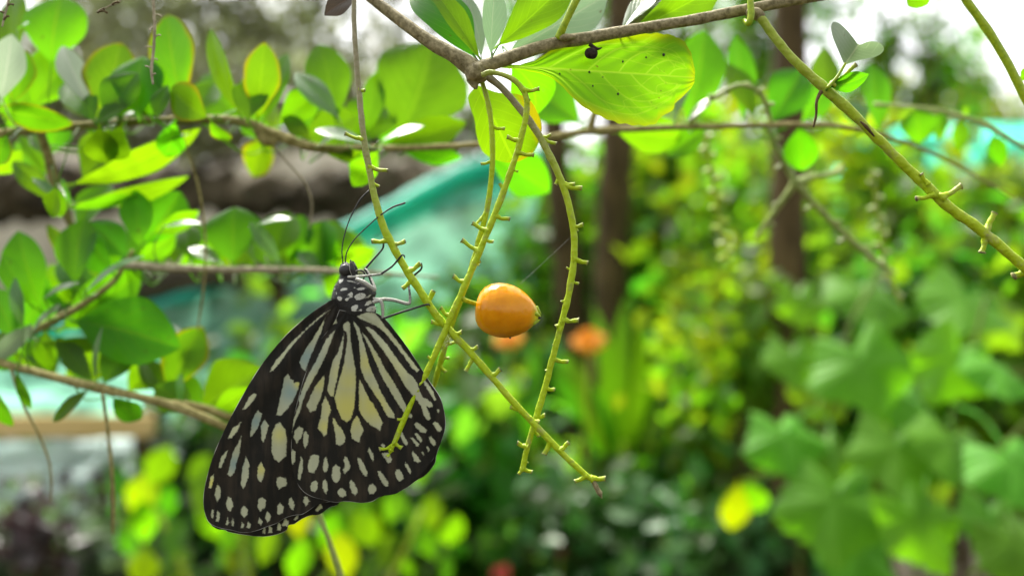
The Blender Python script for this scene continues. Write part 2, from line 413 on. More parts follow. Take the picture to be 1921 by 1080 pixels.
def stem_part(parent, name, pts, radii, d, woody, seg=12, label=None, m=None, rough=.2, spline=14, dd=None):
    """stem along picture points; woody = list along the stem (1 bark, 0 green); dd = extra distance along it"""
    ds = np.zeros(len(pts)) if dd is None else np.interp(np.linspace(0, 1, len(pts)), np.linspace(0, 1, len(dd)), dd)
    w3 = [P(p[0], p[1], d + e) for p, e in zip(pts, ds)]
    k = KPX * d
    V, F = tube(w3, [r * k for r in radii], seg=seg, rough=rough, scale=420, spline=spline)
    n = (len(V) - 2) // seg; wl = lerp_list(woody, n)
    wd = [wl[i // seg] if i < n * seg else (wl[0] if i == n * seg else wl[-1]) for i in range(len(V))]
    o = part(parent, name, (V, F), m or M['raceme'], label, attrs={'woody': wd})
    return o, catmull(w3, 9)


# ------------------------------------------------------------------ blades cut to a traced outline
def inside(poly, X, Y):
    r = np.zeros(X.shape, bool); n = len(poly)
    for i in range(n):
        x0, y0 = poly[i]; x1, y1 = poly[(i + 1) % n]
        if y0 == y1: continue
        c = ((y0 > Y) != (y1 > Y)) & (X < (x1 - x0) * (Y - y0) / (y1 - y0) + x0)
        r ^= c
    return r
def edge_near(poly, X, Y):
    """distance to the outline and nearest point on it"""
    best = np.full(X.shape, 1e9); bx = X.copy(); by = Y.copy(); n = len(poly)
    for i in range(n):
        x0, y0 = poly[i]; x1, y1 = poly[(i + 1) % n]
        dx, dy = x1 - x0, y1 - y0; l2 = dx * dx + dy * dy + 1e-12
        t = np.clip(((X - x0) * dx + (Y - y0) * dy) / l2, 0, 1)
        qx, qy = x0 + t * dx, y0 + t * dy
        dd = (X - qx) ** 2 + (Y - qy) ** 2
        k = dd < best; best[k] = dd[k]; bx[k] = qx[k]; by[k] = qy[k]
    return np.sqrt(best), bx, by
def smooth_outline(poly, n=4):
    c = catmull([Vector((x, y, 0)) for x, y in poly] + [Vector((*poly[0], 0))], n)
    return [(p.x, p.y) for p in c[:-1]]


def outline_leaf(parent, outline, rib, depth, m, cell=3.0, name='leaf', label=None, halfw=50):
    """leaf with an outline of its own: rib = (base, tip) of the midrib, depth(px, py) = distance of the blade"""
    out = smooth_outline(outline); a = np.asarray(out); x0, y0 = a.min(0) - cell; x1, y1 = a.max(0) + cell
    X, Y = np.meshgrid(np.arange(x0, x1 + cell, cell), np.arange(y0, y1 + cell, cell)); ins = inside(out, X, Y)
    ci = ins[:-1, :-1] | ins[1:, :-1] | ins[:-1, 1:] | ins[1:, 1:]; use = np.zeros(X.shape, bool)
    use[:-1, :-1] |= ci; use[1:, :-1] |= ci; use[:-1, 1:] |= ci; use[1:, 1:] |= ci
    k_ = use & ~ins; _, qx, qy = edge_near(out, X[k_], Y[k_]); X[k_] = qx; Y[k_] = qy
    idx = np.full(X.shape, -1); idx[use] = np.arange(use.sum()); px, py = X[use], Y[use]
    (bx_, by_), (tx_, ty_) = rib; rl = math.hypot(tx_ - bx_, ty_ - by_); ux, uy = (tx_ - bx_) / rl, (ty_ - by_) / rl
    u = ((px - bx_) * ux + (py - by_) * uy) / rl; v = ((px - bx_) * -uy + (py - by_) * ux) / halfw
    dep = depth(px, py, u, v); V_ = np.stack([(px - 960.5) * KPX * dep, dep, H + (540 - py) * KPX * dep], 1)
    jj, ii = np.nonzero(ci); F_ = np.stack([idx[jj, ii], idx[jj + 1, ii], idx[jj + 1, ii + 1], idx[jj, ii + 1]], 1).tolist()
    ed, _, _ = edge_near(out, px, py)
    return part(parent, name, (V_, F_), M[m], label, uv=np.stack([np.clip(u, 0, 1), np.clip(v, -1, 1)], 1))
# ------------------------------------------------------------------ ground, wall, logs, nets, posts
def structure(name, geo, m, smooth=True):
    o = part(None, name, geo, m, smooth=smooth); o['kind'] = 'structure'; return o
gv, gf = [], []; GN = 70
gx = np.sign(np.linspace(-1, 1, GN)) * np.abs(np.linspace(-1, 1, GN)) ** 3 * 260
for i in range(GN):
    for j in range(GN):
        x, y = gx[i], gx[j] + 6; r = math.hypot(x, y - 6)
        gv.append((x, y, .05 * mnoise.noise(Vector((x * .6, y * .6, 0))) * min(1, r) - .02))
for i in range(GN - 1):
    for j in range(GN - 1):
        q = i * GN + j; gf.append((q, q + GN, q + GN + 1, q + 1))
structure('ground', (gv, gf), M['soil'])

def grid_sheet(top, bot, n, m_, amp, freq, seed=0):
    """sheet hung between two 3d polylines, rippled like slack cloth"""
    T_, B_ = catmull(top, 12), catmull(bot, 12); nn = len(T_); V_, F_ = [], []
    for i in range(nn):
        for j in range(m_ + 1):
            t = j / m_; p = T_[i].lerp(B_[i], t)
            q = mnoise.noise(Vector((i * freq, t * 2.2, seed))) + .5 * mnoise.noise(Vector((i * freq * 2.7, t * 5, seed + 9)))
            V_.append(p + Vector((0, amp * q, amp * .3 * q * (0 < j < m_))))
    for i in range(nn - 1):
        for j in range(m_):
            a = i * (m_ + 1) + j; F_.append((a, a + 1, a + m_ + 2, a + m_ + 1))
    return V_, F_

# weathered wall far left
WL = thing('garden_wall', 'weathered grey plaster wall behind the old log', 'wall', (-2.6, 4.2, 0))
wv, wf = [], []
WX = np.linspace(-6.5, .25, 60); WZ = np.linspace(0, 2.0, 24)
for s in (0, 1):
    for x in WX:
        for z in WZ:
            wv.append((x, 4.1 + .22 * s + .025 * mnoise.noise(Vector((x * 2, s, z * 2))), z + (.07 * mnoise.noise(Vector((x * 1.7, 3, 0))) if z > 1.95 else 0)))
n1 = len(WX) * len(WZ); nz = len(WZ)
for s in (0, 1):
    for i in range(len(WX) - 1):
        for j in range(nz - 1):
            q = s * n1 + i * nz + j; wf.append((q, q + nz, q + nz + 1, q + 1) if s == 0 else (q, q + 1, q + nz + 1, q + nz))
for i in range(len(WX) - 1):
    q = i * nz + nz - 1; wf.append((q, q + nz, q + nz + n1, q + n1))
for j in range(nz - 1):
    q = (len(WX) - 1) * nz + j; wf.append((q, q + n1, q + n1 + 1, q + 1))
part(WL, 'plaster', (wv, wf), M['wall'])

def log_thing(name, label, pts, rad, group=None, posts=()):
    T = thing(name, label, 'log', Vector((pts[0].x, pts[0].y, 0)), group)
    part(T, 'trunk', tube(pts, rad, seg=32, rough=.75, scale=17, spline=40), M['log'])
    return T
lg = log_thing('fallen_log', 'thick dark mossy log lying level across old props in front of the wall', [P(-420, 352, 3.1), P(-100, 372, 3.05), P(250, 352, 3.0), P(560, 368, 3.0), P(820, 352, 2.95), P(1075, 338, 2.95)], [.09, .082, .076, .074, .08, .05])
for px in (-60, 640, 1040):
    q = P(px, 352, 3.08); part(lg, 'prop', tube([Vector((q.x, q.y, -.05)), Vector((q.x + .02, q.y, .7)), Vector((q.x, q.y, q.z - .027))], [.035, .03, .03], seg=10, rough=.3, scale=14), M['bark'])
for a, b, c, r in (((300, 345), (420, 300), (520, 296), .021), ((600, 350), (700, 320), (720, 380), .018), ((-80, 330), (40, 300), (140, 318), .027)):
    part(lg, 'dead_branch', tube([P(*a, 2.94), P(*b, 2.88), P(*c, 2.85)], [r, r * .8, r * .5], seg=9, rough=.4, scale=18), M['log'])
lg2 = log_thing('shade_rail', 'short dark rail shape added as the shade low beneath the net edge', [P(60, 585, 1.72), P(230, 548, 1.75), P(400, 522, 1.78), P(640, 492, 1.86)], [.03, .034, .032, .02])  # dark rail shape added to stand for the shade under the net
for px, py, dd_ in ((150, 560, 1.75), (520, 505, 1.84)):
    q = P(px, py, dd_ + .05); part(lg2, 'prop', tube([Vector((q.x, q.y, -.05)), Vector((q.x, q.y, q.z))], [.025, .022], seg=8, rough=.3, scale=14), M['bark'])

# shade nets
NT = thing('shade_net', 'sagging teal green shade net stretched on a slant behind the butterfly', 'net', Vector((-.5, 1.9, 0)))
topl = [P(-220, 648, 1.6), P(60, 628, 1.62), P(260, 590, 1.7), P(480, 512, 1.85), P(700, 418, 2.1), P(880, 326, 2.4), P(1060, 286, 2.65)]
botl = [P(-220, 790, 1.58), P(60, 786, 1.6), P(260, 760, 1.66), P(480, 690, 1.8), P(700, 650, 2.05), P(880, 640, 2.35), P(1060, 650, 2.6)]
part(NT, 'mesh_sheet', grid_sheet(topl, botl, 0, 22, .09, .16), M['net'])
part(NT, 'hem', tube([p + Vector((0, -.012, .004)) for p in topl], [.014, .012, .012, .013, .022, .03, .02], seg=8, rough=.3, scale=20), M['hem'])
part(NT, 'selvage', grid_sheet([p + Vector((0, -.02, .01)) for p in topl[3:]], [p + (q - p) * .17 + Vector((0, -.02, 0)) for p, q in zip(topl[3:], botl[3:])], 0, 6, .02, .09, 3), M['net_teal'])
for i, px in enumerate((1060, 380)):
    q = P(px, 286 if px == 1060 else 545, 2.68 if px == 1060 else 1.8)
    part(NT, 'pole', tube([Vector((q.x, q.y + .04, -.05)), Vector((q.x + .015, q.y + .04, .8)), Vector((q.x, q.y + .04, q.z + .05))], [.02, .018, .018], seg=10), M['bark'])
NP = thing('net_panel', 'net panel painted pale mint as if lit, above the tan plank', 'net', Vector((-.8, 1.42, 0)))
part(NP, 'mesh_sheet', grid_sheet([P(-260, 640, 1.45), P(40, 668, 1.45), P(200, 690, 1.45), P(330, 672, 1.47)], [P(-260, 800, 1.44), P(40, 800, 1.44), P(200, 796, 1.44), P(330, 790, 1.46)], 0, 14, .02, .12, 4), M['net_lit'])
part(NP, 'hem', tube([P(-260, 641, 1.44), P(40, 669, 1.44), P(200, 691, 1.44), P(330, 673, 1.46)], [.004, .004], seg=6), M['hem'])
PK = thing('fence_plank', 'tan wooden plank fixed along the bottom of the mint net', 'plank', Vector((-.75, 1.4, 0)))
pc = (P(-200, 806, 1.4) + P(292, 790, 1.41)) / 2
part(PK, 'board', box(pc, (.41, .018, .033)), M['plank'], smooth=False)
for px in (-120, 270):
    q = P(px, 800, 1.43); part(PK, 'post', box((q.x, q.y + .012, (q.z + .03) / 2 - .02), (.03, .03, q.z + .06)), M['bark'], smooth=False)
PSH = thing('plastic_sheet', 'pale bluish sheet hanging under the tan plank', 'sheet', Vector((-.75, 1.5, 0)))
part(PSH, 'sheet', grid_sheet([P(-260, 826, 1.5), P(30, 828, 1.5), P(200, 822, 1.5), P(350, 812, 1.52)], [P(-260, 1000, 1.47), P(30, 985, 1.47), P(200, 945, 1.47), P(350, 890, 1.5)], 0, 18, .035, .16, 7), M['sheet'])
NR = thing('far_net', 'distant turquoise shade net strung between the trees on the far side', 'net', Vector((2.1, 4.2, 0)))
part(NR, 'mesh_sheet', grid_sheet([P(1560, 248, 4.2), P(1700, 240, 4.2), P(1850, 236, 4.2), P(2300, 238, 4.1)], [P(1560, 400, 4.2), P(1700, 330, 4.2), P(1850, 320, 4.2), P(2300, 320, 4.1)], 0, 12, .08, .1, 2), M['net_teal'])
for px in (1600, 2200):
    q = P(px, 244, 4.25); part(NR, 'pole', tube([Vector((q.x, q.y, -.1)), Vector((q.x, q.y, q.z))], [.025, .022], seg=10), M['bark'])

def post(name, label, cat, pts, rad, rough=.25):
    T = thing(name, label, cat, Vector((pts[0].x, pts[0].y, 0)))
    part(T, 'trunk', tube(pts, rad, seg=16, rough=rough, scale=22), M['bark'])
    return T
def gp(px, d, z): return Vector(((px - 960.5) * KPX * d, d, z))
pt = post('vine_post', 'dark slender wooden post rising through the lobed leaf vine', 'post', [gp(1496, 1.2, -.05), gp(1492, 1.2, .6), gp(1478, 1.2, 1.3), gp(1482, 1.2, 1.7), gp(1470, 1.2, 2.3)], [.028, .026, .025, .024, .022])
t1 = post('slim_trunk', 'bare brown trunk standing right of the bowed fruit stem', 'tree trunk', [gp(1140, 1.9, -.05), gp(1138, 1.9, .9), gp(1148, 1.9, 1.5), gp(1165, 1.9, 1.9), gp(1172, 2.1, 3.6)], [.046, .04, .036, .034, .03])
t2 = post('leaning_trunk', 'leaning brown trunk behind the bowed fruit stem', 'tree trunk', [gp(1110, 2.05, -.05), gp(1090, 2.05, 1.0), gp(1056, 2.05, 1.55), gp(1030, 2.1, 1.9), gp(960, 2.3, 3.4)], [.046, .038, .032, .03, .026])
M['crown_sage'] = leaf_mat('foliage_sage', (.10, .14, .075), (.14, .24, .07), uvs=False, var=.45, trans=.4)
M['stem_dark'] = bark_mat('vine_stem', (.05, .08, .01), (.12, .15, .03), 300)
M['crown_haze_olive2'] = leaf_mat('foliage_yellow_olive', (.07, .10, .012), (.17, .22, .012), uvs=False, var=.5)
# ------------------------------------------------------------------ shrubs, trees, flowers behind
LEAFQ = np.array([(0, 0, 0), (.35, .5, .06), (.35, -.5, .06), (.72, .42, .05), (.72, -.42, .05), (1, 0, -.08), (.5, 0, -.02)])
LEAFF = [(0, 6, 1), (0, 2, 6), (1, 6, 3), (2, 4, 6), (3, 6, 5), (6, 4, 5)]
def crown_geo(centres, n, size, ratio=.55, up=.55, seed=0):
    """n leaves gathered in clumps: centres = list of (point, radii); returns verts, faces, per-leaf random"""
    g = np.random.default_rng(seed)
    cl = []
    wsum = np.array([c[1][0] * c[1][2] for c in centres]); wsum = wsum / wsum.sum()
    V_, F_, Rn = [], [], []
    nclump = max(6, n // 14)
    for q in range(nclump):
        c, r = centres[g.choice(len(centres), p=wsum)]
        v = g.normal(size=3); v /= np.linalg.norm(v); v *= g.uniform(.15, 1) ** .45
        cc = np.array(c) + v * np.array(r); tone = g.uniform(0, 1); cr = size * g.uniform(1.0, 2.2)
        for i in range(14):
            p = cc + g.normal(size=3) * cr * .6
            a = g.normal(size=3) + np.array([0, 0, -.25]); a /= np.linalg.norm(a)
            nrm = g.normal(size=3) * (1 - up) + np.array([0, -.25, up]); b = np.cross(nrm, a); b /= np.linalg.norm(b) + 1e-9; nn = np.cross(a, b)
            s = size * g.uniform(.6, 1.3)
            L_ = p + s * (LEAFQ[:, :1] * a + LEAFQ[:, 1:2] * ratio * b + LEAFQ[:, 2:3] * nn)
            o = len(V_); V_.extend(L_.tolist()); F_.extend([(x + o, y + o, z + o) for x, y, z in LEAFF]); Rn.extend([np.clip(tone + g.normal() * .2, 0, 1)] * 7)
    return np.array(V_), F_, Rn

SEED = [100]
def shrub(name, label, cat, px, py, d, rx, ry, m, n=700, leaf=45, ratio=.55, up=.55, extra=(), stems=4, rd=None, group=None):
    """bush seen at px, py: crown radii and leaf length in picture pixels at its own distance"""
    k_ = KPX * d; c = P(px, py, d); SEED[0] += 1
    T = thing(name, label, cat, Vector((c.x, c.y, 0)), group)
    cs = [(c, (rx * k_, (rd or min(rx, ry)) * k_ * .8, ry * k_))] + [(P(x, y, d + e), (a * k_, min(a, b) * k_ * .8, b * k_)) for x, y, e, a, b in extra]
    V_, F_, Rn = crown_geo(cs, n, leaf * k_, ratio, up, SEED[0])
    part(T, 'crown', (V_, F_), M[m], attrs={'rnd': Rn}, kind='stuff')
    g = random.Random(SEED[0])
    for i in range(stems):
        cc, rr_ = cs[i % len(cs)]
        b = Vector((c.x + g.uniform(-.1, .1) * rr_[0], c.y + g.uniform(-.05, .05), -.03)); t = Vector(cc) + Vector((g.uniform(-.6, .6) * rr_[0], g.uniform(-.4, .4) * rr_[1], g.uniform(-.1, .5) * rr_[2]))
        mid = b.lerp(t, .5) + Vector((g.uniform(-.06, .06), 0, .05)); r0 = .007 * max(1, d / 2)
        part(T, 'stem', tube([b, mid, t], [r0, r0 * .8, r0 * .4], seg=7, spline=5), M['bark'])
    return T

def tree(name, label, px, d, z0, z1, rpx, m, n, leaf, trunk_r=.09, seed=1, group=None):
    """tree at distance d: crown between heights z0 and z1"""
    SEED[0] += 1; g = random.Random(SEED[0] * 7 + seed); base = gp(px, d, -.1); k_ = KPX * d
    T = thing(name, label, 'tree', Vector((base.x, base.y, 0)), group)
    top = Vector((base.x + g.uniform(-.3, .3), d, z0 + (z1 - z0) * .55)); rx = rpx * k_
    part(T, 'trunk', tube([base, base.lerp(top, .5) + Vector((g.uniform(-.12, .12), 0, 0)), top], [trunk_r, trunk_r * .8, trunk_r * .35], seg=12, rough=.2, scale=6), M['bark'])
    cs = []
    for i in range(7):
        a = g.uniform(0, 6.28); q = Vector((base.x + rx * .75 * math.cos(a) * g.uniform(.4, 1), d + rx * .6 * math.sin(a), g.uniform(z0, z1)))
        st = base.lerp(top, g.uniform(.55, .95)); part(T, 'limb', tube([st, st.lerp(q, .5) + Vector((0, 0, .15)), q], [trunk_r * .4, trunk_r * .28, trunk_r * .1], seg=8), M['bark'])
        cs.append((q, (rx * .45, rx * .4, (z1 - z0) * .26)))
    V_, F_, Rn = crown_geo(cs, n, leaf, .5, .4, SEED[0])
    part(T, 'crown', (V_, F_), M[m], attrs={'rnd': Rn}, kind='stuff')
    return T

# trees beyond the wall and the far side
tree('olive_tree', 'hazy olive tree beyond the wall, rising over the log', 60, 9, 1.5, 6.2, 330, 'crown_haze_olive', 5600, .17)
tree('olive_tree', 'broad hazy olive tree beyond the wall, above its middle', 420, 10.5, 1.5, 6.6, 330, 'crown_haze_olive', 5200, .18)
tree('olive_tree', 'sparse olive tree beyond the wall end, sky showing through', 760, 11, 1.6, 6.4, 300, 'crown_haze_olive', 3400, .17)
tree('olive_tree', 'tall far olive tree seen between the branch and the wall', 240, 15, 1.6, 9, 460, 'crown_haze_olive', 4600, .24)
tree('green_tree', 'fresh green tree past the net poles behind the berry', 1010, 9, 1.2, 5.2, 230, 'crown_green', 3000, .15)
tree('green_tree', 'leafy green tree behind the bare brown trunk', 1260, 8, 1.3, 5.2, 230, 'crown_lime', 3000, .14)
tree('green_tree', 'dark green tree behind the top of the wooden post', 1510, 7.5, 1.6, 4.6, 150, 'crown_green', 2600, .13)
tree('yellowing_tree', 'low yellowing tree under the open sky beyond the turquoise net', 1800, 10, 1.8, 3.75, 240, 'crown_haze_olive2', 2600, .15)
tree('yellowing_tree', 'small yellowing tree at the far end of the turquoise net', 2060, 9, 1.5, 3.7, 200, 'crown_haze_olive2', 1800, .15)
tree('slender_tree', 'slender sparse tree whose leaf sprays stand against the open sky', 1690, 6.5, 2.9, 4.0, 130, 'crown_green', 420, .13, trunk_r=.04)
tree('green_tree', 'green tree standing behind the low yellowing tree', 1660, 13, 1.8, 4.3, 170, 'crown_green', 2200, .17)

# bushes on the right
shrub('leafy_bush', 'tall lime green bush beside the bare brown trunk', 'bush', 1285, 400, 2.3, 125, 175, 'crown_lime', 1300, 44)
shrub('leafy_bush', 'bright bush just left of the wooden post', 'bush', 1395, 470, 1.75, 105, 200, 'crown_lime', 1000, 46)
shrub('leafy_bush', 'sunlit bush right of the wooden post, behind the side shoot', 'bush', 1620, 430, 1.9, 130, 170, 'crown_lime', 1100, 48)
shrub('leafy_bush', 'pale sunlit bush below the turquoise net', 'bush', 1830, 430, 2.6, 180, 130, 'crown_lime', 1500, 44, up=.75)
shrub('leafy_bush', 'shaded green bush filling the space behind the lobed vine', 'bush', 1690, 760, 1.45, 240, 230, 'crown_green', 1700, 46)
shrub('leafy_bush', 'lime bush at the outer edge of the lobed vine', 'bush', 1900, 720, 1.1, 120, 260, 'crown_lime', 900, 52)
shrub('leafy_bush', 'mid green bush behind the larger marigold', 'bush', 1290, 610, 2.2, 150, 100, 'crown_green', 1100, 48)
shrub('leafy_bush', 'yellow green bush at the foot of the wooden post', 'bush', 1390, 760, 1.5, 100, 110, 'crown_lime', 700, 46)
shrub('leafy_bush', 'dense green bush behind the leaning trunk', 'bush', 1060, 450, 3.6, 190, 160, 'crown_green', 1500, 40)
shrub('leafy_bush', 'green bush under the sagging net behind the berry', 'bush', 890, 640, 2.2, 150, 60, 'crown_green', 800, 46)
shrub('leafy_bush', 'small green bush under the sagging net behind the head of the butterfly', 'bush', 560, 745, 1.6, 150, 55, 'crown_green', 600, 52)
shrub('shade_bush', 'very dark bush with deep shade painted into its leaves below the marigolds', 'bush', 1120, 800, 2.3, 250, 130, 'crown_dark_shade', 1500, 48)
shrub('shade_bush', 'dark bush with shade painted into its leaves at the foot of the bare stem tip', 'bush', 1180, 930, 2.0, 230, 110, 'crown_dark_shade', 1200, 52)
shrub('shade_bush', 'dark bush behind the lower edge of the wings', 'bush', 520, 900, 1.45, 260, 130, 'crown_dark_shade', 1100, 55)
shrub('broad_bush', 'green bush of broad soft leaves right of the hindwing', 'bush', 880, 850, 1.7, 90, 140, 'crown_green', 420, 75, .6, .7)
shrub('broad_bush', 'low bush of broad leaves beneath the hindwing', 'bush', 900, 1020, 1.5, 130, 90, 'crown_green', 380, 80, .6, .7)
shrub('grey_bush', 'low grey green herb carrying pink flowers', 'herb', 1140, 1010, 1.35, 140, 70, 'crown_grey', 620, 50, .6, .75)
shrub('grey_bush', 'grey green herb below the yellow leaf', 'herb', 1420, 1040, 1.2, 150, 80, 'crown_grey', 560, 50, .6, .7)
shrub('grey_bush', 'grey green shrub in front of the pale bluish sheet', 'shrub', 110, 1040, 1.3, 210, 75, 'crown_sage', 900, 42, .5, .6)
shrub('grey_bush', 'greener shrub beside the grey green shrub under the sheet', 'shrub', 270, 1010, 1.42, 110, 100, 'crown_green', 560, 42, .5, .6)
shrub('purple_bush', 'small purple brown leaved herb tucked below the sheet', 'herb', 60, 1000, 1.2, 70, 35, 'crown_purple', 98, 42, .6, .5)
shrub('hedge', 'long green hedge running behind the bushes and trunks', 'hedge', 1500, 520, 4.6, 640, 190, 'crown_green', 3600, 40, rd=90, stems=6)
shrub('hedge', 'hedge in a painted shade tone at the foot of the plaster wall', 'hedge', 500, 660, 3.6, 700, 110, 'crown_dark_shade', 2400, 44, rd=90, stems=6)
shrub('hedge', 'hazy olive hedge showing just over the plaster wall', 'hedge', 420, 250, 7.5, 620, 130, 'crown_haze_olive', 2600, 34, rd=60, stems=6)
shrub('ground_herb', 'dark ground herbs spread low behind all the bushes', 'herb', 900, 900, 3.2, 900, 150, 'crown_dark_shade', 3000, 52, rd=110, stems=6)

shrub('climbing_tangle', 'tangle of fine lime creepers hanging on the post', 'creeper', 1500, 470, 1.55, 110, 240, 'crown_lime', 700, 40, .6)
shrub('climbing_tangle', 'tangle of green creepers between the lobed leaves and the shoot end', 'creeper', 1780, 560, 1.15, 180, 120, 'crown_green', 700, 46, .6)
shrub('climbing_tangle', 'sunlit lime tangle above the yellow leaf', 'creeper', 1400, 640, 1.25, 130, 150, 'crown_lime', 650, 42, .6)
shrub('climbing_tangle', 'small green creeper overgrowing the net end by the leaning trunk', 'creeper', 1050, 470, 2.3, 60, 150, 'crown_green', 420, 44, .6)
shrub('leafy_bush', 'hazy light green bush filling the gap between the brown trunks and the post', 'bush', 1230, 520, 2.9, 150, 200, 'crown_lime', 1300, 42)
shrub('leafy_bush', 'light green bush low between the marigolds and the yellow leaf', 'bush', 1320, 860, 1.75, 110, 90, 'crown_green', 560, 44)
# yellow-green plant below the wings: each leaf its own
YP = thing('yellow_leaf_plant', 'low plant with bright yellow green leaves below the butterfly', 'plant', gp(520, .95, 0))
ys_ = []
for i, (a, b) in enumerate((((470, 1500), (300, 960)), ((520, 1500), (450, 980)), ((560, 1500), (640, 960)), ((600, 1500), (790, 960)))):
    st = tube([gp(500 + i * 20, .95, 0), P(*a, .95), P(*b, .95)], [.005, .004, .0025], seg=7); part(YP, 'stem', st, M['stem'])
    ys_ += catmull([gp(500 + i * 20, .95, 0), P(*a, .95), P(*b, .95)], 12)
gq = random.Random(5)
YL = [(262, 935, 48, 8), (268, 985, 44, -15), (330, 1018, 46, 20), (385, 935, 52, 10), (395, 985, 40, -20), (330, 1060, 40, 30), (440, 1040, 52, 0), (500, 1030, 40, 25), (560, 975, 46, -10), (620, 1000, 44, 15), (690, 995, 46, -25), (740, 955, 40, 10), (805, 970, 46, 15), (800, 1020, 40, -20), (720, 1045, 48, 10), (640, 1050, 52, -8), (560, 1060, 46, 20), (370, 880, 36, 40), (300, 880, 44, 30), (850, 1000, 34, 5), (470, 970, 38, 45), (680, 945, 34, -30), (270, 1070, 42, 10), (240, 1020, 32, -20)]
for x, y, s, a in YL:
    a_ = R(a + gq.uniform(-15, 15)); dd_ = .92 + gq.uniform(-.08, .1)
    bx_, by_ = x - math.sin(a_) * s, y + math.cos(a_) * s * .9
    add_leaf(YP, (bx_, by_), (x + math.sin(a_) * s, y - math.cos(a_) * s), s * gq.uniform(.5, .66), dd_, gq.choice(['leaf_lime', 'leaf_lime', 'leaf', 'leaf', 'leaf_dark', 'leaf_yellow']), roll=gq.uniform(-35, 35), dt=gq.uniform(-20, 20), attach=ys_ , nu=10, nv=6)

for i in range(34):                                   # darker, older leaves between them
    x, y, s_ = gq.uniform(230, 850), gq.uniform(860, 1085), gq.uniform(26, 46); a_ = gq.uniform(-1.2, 1.2)
    add_leaf(YP, (x, y + s_ * .8), (x + math.sin(a_) * s_, y - math.cos(a_) * s_), s_ * .5, gq.uniform(.93, 1.08), gq.choice(['leaf_dark', 'leaf_dark', 'leaf']), roll=gq.uniform(-50, 50), dt=gq.uniform(-20, 20), attach=ys_, nu=10, nv=6)
# flowers
pet_m = {}
def petal_mat(nm, c):
    if nm not in pet_m: pet_m[nm] = leaf_mat('petal_' + nm, [x * .9 for x in c], c, rough=.6, trans=.45, veins=False, spec=.2, var=.2)
    return pet_m[nm]
def flower(name, label, px, py, d, rpx, c, nm, layers=3, npet=13, cat='flower', tilt=.5, group=None):
    o = P(px, py, d); r = rpx * KPX * d; T = thing(name, label, cat, Vector((o.x, o.y, 0)), group); g = random.Random(int(px * 3 + py))
    nrm = Vector((g.uniform(-.3, .3), -tilt, 1)).normalized(); ex = nrm.orthogonal().normalized(); ey = nrm.cross(ex)
    part(T, 'stem', tube([Vector((o.x + .03, o.y + .02, -.02)), Vector((o.x - .01, o.y + .01, o.z * .6)), o - nrm * r * .25], [.003, .0026, .0024], seg=6, spline=6), M['stem'])
    part(T, 'calyx', ellipsoid(o - nrm * r * .22, (r * .34, r * .34, r * .34), nu=10, nv=8), M['stem'])
    for l in range(layers):
        lr = r * (1 - .24 * l); lift = .12 + .34 * l
        for i in range(npet - 2 * l):
            a = 2 * math.pi * (i + .5 * l) / (npet - 2 * l) + g.uniform(-.1, .1); dr = (ex * math.cos(a) + ey * math.sin(a))
            b_ = o + dr * r * .08; t_ = o + (dr + nrm * (lift + g.uniform(-.1, .15))).normalized() * lr * g.uniform(.9, 1.05)
            V_, F_, UV = leaf_geo(b_, t_, lr * .27, 0, fold=.2, curl=.2, nu=5, nv=4, view=-nrm)
            part(T, 'petal', (V_, F_), petal_mat(nm, c), uv=UV)
    part(T, 'centre', ellipsoid(o + nrm * r * .1, (r * .26, r * .26, r * .2), nu=10, nv=8, bump=.3, bs=400), petal_mat(nm + '_heart', (c[0] * .8, c[1] * .6, c[2] * .5)))
    return T
OR = (.78, .33, .001); PK_ = (.50, .07, .15); RD = (.42, .04, .03)
flower('marigold', 'large orange marigold in bloom beyond the bowed fruit stem', 1105, 640, 1.35, 34, OR, 'orange', 4, 15, tilt=.9)
flower('marigold', 'orange marigold half hidden behind the berry', 955, 636, 1.5, 30, OR, 'orange', 3, 13, tilt=.8)
flower('marigold', 'small orange marigold among the bushes toward the post', 1268, 717, 1.7, 18, OR, 'orange', 3, 11, tilt=.8)
for px, py, d, r, lab in ((1252, 970, 1.3, 13, 'pink flower topping the grey green herb, standing highest'), (1052, 1032, 1.3, 14, 'pink flower at the hindwing side of the grey green herb'), (1102, 958, 1.4, 10, 'tiny dim pink flower over the grey green herb'), (1300, 1030, 1.3, 9, 'tiny pink flower at the post side of the grey green herb')):
    flower('pink_flower', lab, px, py, d, r, PK_, 'pink', 2, 7, tilt=.8, group='pink flowers on the herbs')
for px, py, d, r, lab in ((892, 716, 1.8, 17, 'red flower beyond the hanging stem beside the hindwing'), (940, 1074, 1.3, 20, 'red flower low among the broad leaves'), (860, 862, 1.6, 12, 'faded red flower beside the hindwing edge'), (855, 640, 2.0, 16, 'dull red flower under the silk tuft')):
    flower('red_flower', lab, px, py, d, r, RD, 'red', 2, 8, tilt=.8, group='red flowers among the bushes')
# strap leaved clump around the marigolds
#
SP = thing('strap_leaf_plant', 'clump of long upright strap leaves beside the large marigold', 'plant', gp(1180, 1.5, 0))
for bx_, tx_, ty_, w_ in ((1150, 1120, 575, 16), (1165, 1180, 560, 18), (1180, 1215, 590, 18), (1195, 1262, 612, 16), (1140, 1070, 660, 18), (1200, 1290, 660, 14), (1160, 1150, 640, 20), (1175, 1240, 690, 16), (1130, 1030, 705, 18), (1150, 1100, 720, 18), (990, 1010, 640, 18), (1000, 960, 690, 18)):
    add_leaf(SP, (bx_, 850), (tx_, ty_), w_, 1.5 + random.uniform(-.06, .1), 'leaf_dark', roll=random.uniform(-30, 30), dt=random.uniform(-30, 30), prof=lambda u: .5 + .5 * math.sin(math.pi * min(1, u * 1.05)) if u < .9 else max(0, (1 - u) * 9) * .5, nu=12, nv=4, bend=random.uniform(-.06, .06))
